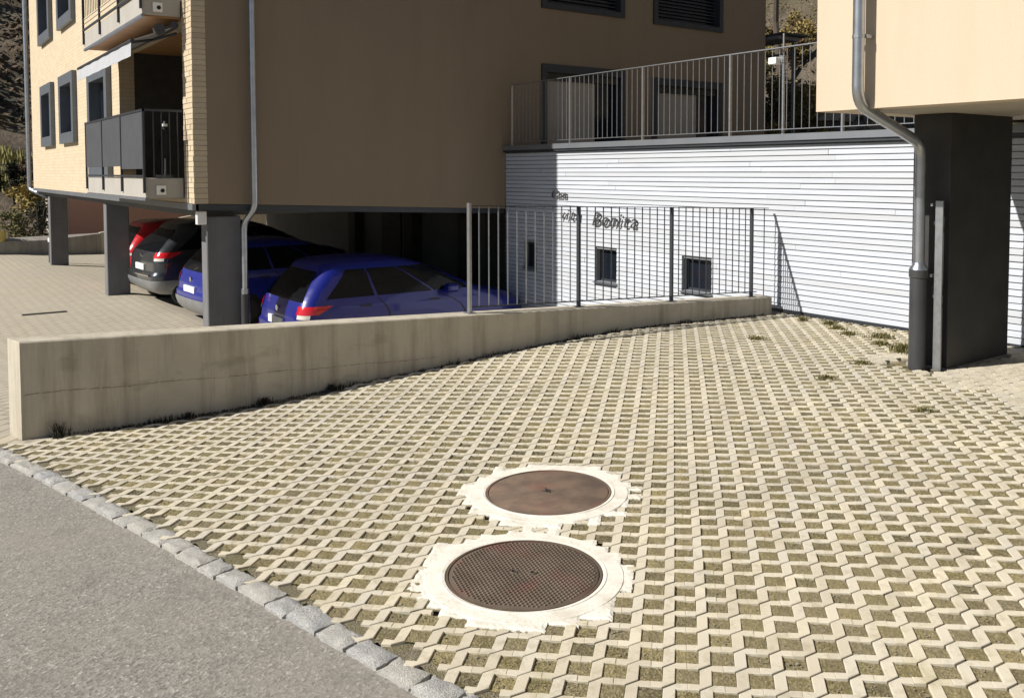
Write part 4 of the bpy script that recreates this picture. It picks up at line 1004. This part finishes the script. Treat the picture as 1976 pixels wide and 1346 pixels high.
make_car('parked_car', SUV, 'grey_paint', (3.66, 16.75, -.79), .06, .90, 'dark grey off-roader with a bright bumper strip between the two left posts', 1.10, 1.56, .98, 'silver_plastic', suv=True)
make_car('parked_car', HATCH, 'red_paint', (3.85, 19.7, -.78), .05, .95, 'bright red car glimpsed beside the second concrete post', .93, 1.36, .78)
for o in list(bpy.data.objects):
    if o.name.startswith('parked_car'): o['group'] = 'cars parked under the apartment building'

# ------------------------------------------------------------------ behind the car park
b = MB(); b.prism([(-3, 28.5), (3.8, 28.5), (5.2, 28.5), (5.2, 28.75), (3.8, 28.75), (-3, 28.75)], -.85, [-.36, -.35, -.22, -.22, -.35, -.36])
tag(b.build('boundary_wall', 'concrete_grey'), 'low grey concrete wall at the far end of the car park', 'wall')
b = MB(); b.prism([(5.203, 28.52), (8.2, 28.52), (16, 28.52), (16, 28.73), (8.2, 28.73), (5.203, 28.73)], -.85, [-.20, .28, 1.2, 1.2, .28, -.20])
tag(b.build('ramp_wall', 'concrete'), 'sloping concrete ramp wall rising in front of the pink house', 'wall')
ph = thing('pink_house', (6, 30.5, -.7), 'dusty pink rendered house wall seen below the apartment balcony', 'house')
b = MB(); b.box(4.62, 16, 30.2, 30.5, -.75, 4.8); b.build('front_wall', 'pink', ph)
b = MB(); b.box(4.50, 4.618, 30.18, 34, -.75, 4.8); b.build('corner_pier', 'blind', ph)
b = MB(); b.box(4.4, 16.2, 30.1, 36, 4.81, 5.0); b.build('roof', 'dark_metal', ph)
b = MB(); b.box(3.9, 5.3, 29.6, 29.75, -.62, -.02); 
tag(box('dark_strip', 'rubber', None, 1.75, 2.4, 16.05, 16.16, zlot(2.4, 16.1)+.003, zlot(2.4, 16.1)+.012), 'dark narrow strip on the car park paving', 'drain')  # thin near-black bar lying just above the car park surface

def leaf_cloud(b, c, R_, n, size, rnd, flat=1.):
    for _ in range(n):
        while True:
            p = Vector((rnd.uniform(-1, 1), rnd.uniform(-1, 1), rnd.uniform(-1, 1)))
            if .25 < p.length < 1: break
        q = Vector((c[0]+p.x*R_[0], c[1]+p.y*R_[1], c[2]+p.z*R_[2])); s = size*rnd.uniform(.5, 1.4)
        u = Vector((rnd.gauss(0, 1), rnd.gauss(0, 1), rnd.gauss(0, .6))).normalized(); v = u.cross(Vector((rnd.gauss(0, 1), rnd.gauss(0, 1), rnd.gauss(0, 1)))).normalized()
        b.add([q-u*s, q+v*s*.45, q+u*s, q-v*s*.45], [(0,1,2,3)])
def shrub(x, y, z, R_, h, mat, label, seed, clumps=9, n=90, size=.07, name='shrub', cat='shrub', stem=True, group=None):
    r = random.Random(seed); t = thing(name, (x, y, z), label, cat, group); b = MB()
    for k in range(clumps):
        a = r.uniform(0, 2*PI); d = r.uniform(0, .6)*R_; zz = r.uniform(.25, .85)*h; s = R_*r.uniform(.3, .55)*(1.15-zz/h*.5)
        leaf_cloud(b, (x+math.cos(a)*d, y+math.sin(a)*d, z+zz), (s, s, s*.8*h/(2*R_)+.05), n, size, r)
    b.build('foliage', mat, t)
    b = MB()
    for k in range(6):
        a = r.uniform(0, 2*PI); d = r.uniform(.2, .7)*R_; b.tube([(x, y, z-.05), (x+math.cos(a)*d*.4, y+math.sin(a)*d*.4, z+h*.4), (x+math.cos(a)*d, y+math.sin(a)*d, z+h*.8)], [.03*h, .018*h, .006*h], 5)
    b.build('stem', 'bark', t)
def bare_tree(x, y, h, label, seed, mat='bark', group=None, tw=5):
    r = random.Random(seed); z = zhill(x, y)-.2; t = thing('bare_tree', (x, y, z), label, 'tree', group); tb = MB(); cb = MB()
    def grow(b, p, d, L_, rad, lv):
        q = p+d*L_*.5+Vector((r.gauss(0, .04), r.gauss(0, .04), 0))*L_; e = p+d*L_
        b.tube([p, q, e], [rad, rad*.8, rad*.6], 5 if lv else 8, cap=False)
        if lv >= 4: return
        for k in range(3 if lv < 2 else tw-2):
            nd = (d+Vector((r.gauss(0, .45), r.gauss(0, .45), r.uniform(-.1, .4)))).normalized(); grow(cb, p+d*L_*r.uniform(.45, 1.), nd, L_*r.uniform(.5, .72), rad*.5, lv+1)
    grow(tb, Vector((x, y, z)), Vector((r.gauss(0, .05), r.gauss(0, .05), 1)).normalized(), h*.45, h*.010, 0)
    tb.build('trunk', mat, t); cb.build('crown', mat, t)
# left corridor
shrub(3.2, 30.2, -.72, .75, 1.25, 'olive_leaf', 'olive-brown bush behind the far concrete wall, left of the black drain pipe', 21, 10, 130, .05)
shrub(4.0, 31.6, -.7, .6, 1.5, 'dark_leaf', 'dark clipped conical conifer behind the far concrete wall', 22, 10, 130, .05)
shrub(2.2, 32.5, -.6, .8, 1.6, 'brown_leaf', 'rust-brown leafless hedge at the left edge behind the wall', 23, 10, 140, .06)
shrub(4.6, 37.0, -.2, 1.2, 1.5, 'ochre_leaf', 'yellow-brown bush on the bank below the grass', 24, 10, 140, .08)
shrub(3.4, 40, .2, .55, 2.1, 'dark_leaf', 'tall dark narrow conifer below the grassy bank', 25, 12, 120, .07)
shrub(4.3, 41, .3, .5, 1.8, 'dark_leaf', 'shorter dark conifer beside the tall one', 26, 12, 110, .07)
shrub(5.6, 44, .6, 1.5, 1.7, 'brown_leaf', 'reddish-brown bush on the bank beside the building edge', 27, 10, 150, .1)
pot = thing('flower_pot', (2.62, 28.62, -.36), 'yellowish flower pot standing on the far concrete wall', 'flower pot')
b = MB(); b.tube([(2.62, 28.62, -.358), (2.62, 28.62, -.10), (2.62, 28.62, -.09), (2.62, 28.62, -.05)], [.12, .16, .18, .18], 16); b.build('pot', 'terracotta', pot)
r = random.Random(9); b = MB(); leaf_cloud(b, (2.62, 28.62, .06), (.2, .2, .13), 160, .04, r); b.build('plant', 'olive_leaf', pot)
b = MB()
for k in range(14): b.box(-4+k*1.1, -3.94+k*1.1, 47, 47.06, 1.1, 2.0)
b.box(-4, 11.6, 47.01, 47.05, 1.62, 1.68); b.box(-4, 11.6, 47.01, 47.05, 1.92, 1.98)
tag(b.build('field_fence', 'balcony_concrete'), 'pale rail fence crossing the grassy bank', 'fence')
r = random.Random(31); b = MB()
for _ in range(12000):
    x = r.uniform(-4, 14); y = r.uniform(44, 53.5); z = zhill(x, y)+r.uniform(-.05, .25); s = r.uniform(.15, .4)
    a = r.uniform(0, PI); b.add([(x-math.cos(a)*s*.3, y-math.sin(a)*s*.3, z-.2), (x+math.cos(a)*s*.3, y+math.sin(a)*s*.3, z-.2), (x, y+r.gauss(0, .05), z+s)], [(0,1,2)])
tag(b.build('bank_grass', 'lawn_leaf'), 'dry yellow-green grass on the bank behind the car park', 'grass', kind='stuff')
def undergrowth(name, xr, yr, n, mats, label, seed, size):
    r = random.Random(seed)
    for q, mname in enumerate(mats):
        b = MB()
        for _ in range(n):
            x = r.uniform(*xr); y = r.uniform(*yr); z = zhill(x, y)
            if math.sin(x*.8+q*2)*math.cos(y*.6+q) < -.2: continue
            leaf_cloud(b, (x, y, z+.3), (.6, .6, .6), 9, size*r.uniform(.6, 1.4), r)
        tag(b.build(name, mname), label[q], 'undergrowth', kind='stuff')
undergrowth('scrub', (-4, 20), (56, 88), 1300, ['dark_leaf', 'brown_leaf'], ['dark leafless scrub covering the wooded slope', 'brown winter scrub covering the wooded slope'], 41, .22)
for k in range(9):
    r = random.Random(100+k); bare_tree(r.uniform(2, 11), r.uniform(58, 80), r.uniform(5, 8), 'bare winter tree on the wooded slope at the left edge of the photo', 100+k, group='bare trees on the left slope')
# right corridor, between the buildings
undergrowth('hill_scrub', (18, 34), (8, 26), 800, ['brown_leaf', 'ochre_leaf', 'olive_leaf'], ['brown scrub on the slope between the buildings', 'ochre scrub on the slope between the buildings', 'olive scrub on the slope between the buildings'], 42, .055)
r = random.Random(91)
for k in range(16):
    a = math.radians(r.uniform(35.2, 39.2)); d = r.uniform(23.5, 31); x, y = d*math.cos(a), d*math.sin(a); mt_ = ['ochre_leaf', 'olive_leaf', 'brown_leaf'][k % 3]
    shrub(x, y, zhill(x, y)-.1, r.uniform(.45, .8), r.uniform(.7, 1.2), mt_, {'ochre_leaf': 'ochre winter bush on the slope between the two buildings', 'olive_leaf': 'olive green bush on the slope between the two buildings', 'brown_leaf': 'brown leafless bush on the slope between the two buildings'}[mt_], 200+k, 9, 90, .055, group='bushes on the slope between the buildings')
bare_tree(21.5, 16.6, 11, 'dark bare tree trunk on the slope between the two buildings', 51)
shrub(17.0, 13.15, 1.8, .62, 2.3, 'olive_leaf', 'tall green and brown bush behind the lamp post', 61, 16, 150, .05)
shrub(17.2, 12.35, 1.8, .5, 1.9, 'ochre_leaf', 'ochre bush between the lamp post and the cream building', 62, 14, 130, .045)
shrub(16.5, 12.9, 1.9, .35, .9, 'ochre_leaf', 'small yellow bush low behind the terrace railing', 65, 10, 120, .04)
shrub(16.5, 11.6, 1.9, .4, .5, 'dark_leaf', 'low dark bush at the back of the terrace', 63, 10, 130, .05)
shrub(16.4, 10.7, 1.9, .45, .5, 'dark_leaf', 'low dark bush under the corner of the cream building', 64, 10, 130, .05)
rk = MB(); r = random.Random(8)
rock = thing('rock_outcrop', (17.6, 12.3, 1.9), 'pale rocky outcrop beside the cream building corner', 'rock')
for k in range(16):
    x, y, z = 17.6+r.uniform(-.3, .8), 11.7+r.uniform(-.7, .5), 2.1+r.uniform(0, .9); s = r.uniform(.18, .4); b = MB()
    b.add([(x+v[0]*s*r.uniform(.7, 1.2), y+v[1]*s*r.uniform(.7, 1.2), z+v[2]*s*r.uniform(.6, 1.1)) for v in ico], icf); b.build('boulder', 'pale_rock', rock)
# low dark parapet at the back of the terrace
tag(box('terrace_parapet', 'dark_metal', None, 17.3, 17.42, .6, 16, 1.7, 2.28), 'low dark parapet at the back of the terrace', 'parapet')
# entrance canopy behind the building end
cp = thing('canopy', (15, 11.6, 1.95), 'flat-roofed grey metal canopy behind the end of the shaded wall', 'canopy')
b = MB(); b.box(14.45, 15.22, 11.15, 12.6, 4.27, 4.31, .005); b.build('roof', 'dark_metal', cp)
b = MB(); b.box(14.46, 15.15, 11.3, 12.4, 4.20, 4.265); b.build('fascia_frame', 'coping', cp)
for x, y in ((15.08, 11.4), (15.08, 12.3)): box('post', 'coping', cp, x-.03, x+.03, y-.03, y+.03, 1.95, 4.198)
box('cross_rail', 'coping', cp, 15.065, 15.095, 11.435, 12.315, 3.95, 3.99)

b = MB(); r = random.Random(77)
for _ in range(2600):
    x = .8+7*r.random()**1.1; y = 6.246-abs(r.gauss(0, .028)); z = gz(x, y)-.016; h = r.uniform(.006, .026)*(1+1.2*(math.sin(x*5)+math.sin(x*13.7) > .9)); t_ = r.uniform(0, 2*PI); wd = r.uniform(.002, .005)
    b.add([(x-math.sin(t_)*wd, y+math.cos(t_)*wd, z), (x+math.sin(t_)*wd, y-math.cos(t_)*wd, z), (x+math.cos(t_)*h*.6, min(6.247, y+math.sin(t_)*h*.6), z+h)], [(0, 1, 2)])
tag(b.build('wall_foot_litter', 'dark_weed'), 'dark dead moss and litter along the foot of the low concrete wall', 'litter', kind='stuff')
# ------------------------------------------------------------------ weeds
def weed(x, y, r_, h, mat, label, seed, n=70, base=None):
    r = random.Random(seed); z = (gz(x, y) if base is None else base)-.008; b = MB()
    for _ in range(n):
        a = r.uniform(0, 2*PI); d = abs(r.gauss(0, .5))*r_; X = x+math.cos(a)*d; Y = y+math.sin(a)*d; t_ = r.uniform(0, 2*PI); hh = h*r.uniform(.35, 1.); wd = r.uniform(.002, .0045); l = r.uniform(.2, .9)*hh
        mx, my = X+math.cos(t_)*l*.4, Y+math.sin(t_)*l*.4
        b.add([(X-math.sin(t_)*wd, Y+math.cos(t_)*wd, z), (X+math.sin(t_)*wd, Y-math.cos(t_)*wd, z), (mx+math.sin(t_)*wd, my-math.cos(t_)*wd, z+hh*.65), (mx-math.sin(t_)*wd, my+math.cos(t_)*wd, z+hh*.65), (X+math.cos(t_)*l, Y+math.sin(t_)*l, z+hh)], [(0,1,2,3), (3,2,4)])
    tag(b.build('weed', mat), label, 'weed', 'weeds growing in the pavers')
weed(.86, 6.19, .045, .10, 'dark_weed', 'dark dried weed at the near end of the low wall', 1, 90)
weed(1.66, 6.20, .05, .05, 'dark_weed', 'small dark weed clump at the wall foot, second from the near end', 2)
weed(2.2, 6.20, .06, .06, 'dark_weed', 'spreading dried weed at the wall foot below the pour line', 3, 110)
weed(2.72, 6.21, .05, .06, 'dark_weed', 'upright dark weed at the middle of the wall foot', 4)
weed(7.72, 5.68, .06, .07, 'weed', 'green weed tuft beside the white boards near the railing end', 5, 140)
weed(7.55, 5.15, .085, .05, 'weed', 'long green weed patch at the foot of the white boards', 6, 330)
weed(7.45, 4.62, .14, .06, 'weed', 'green weed patch midway along the white boards', 7, 300)
weed(7.74, 5.38, .08, .06, 'weed', 'green weed between the railing-end tuft and the long patch at the boards', 13, 200)
weed(7.35, 4.9, .10, .045, 'weed', 'wide green weed a step in front of the white boards', 14, 300)
weed(7.1, 4.42, .09, .05, 'weed', 'green weed just left of the tall tuft by the drainpipe', 15, 260)
weed(6.95, 4.12, .10, .10, 'weed', 'tall grassy weed left of the black drainpipe foot', 8, 300)
weed(6.25, 4.05, .09, .035, 'weed', 'flat green weed in the pale pavers before the drainpipe', 9, 220)
weed(5.62, 3.92, .08, .035, 'weed', 'flat olive weed among the pavers in front of the drainpipe', 10, 200)
weed(5.35, 3.02, .09, .03, 'weed', 'flat olive weed at the edge of the closed pavers', 11, 200)
weed(6.4, 5.2, .10, .035, 'weed', 'thin spreading grass in the pavers below the railing end', 12, 300)
print('pavers', len(keep), 'tris approx', sum(len(m.polygons) for m in bpy.data.meshes))
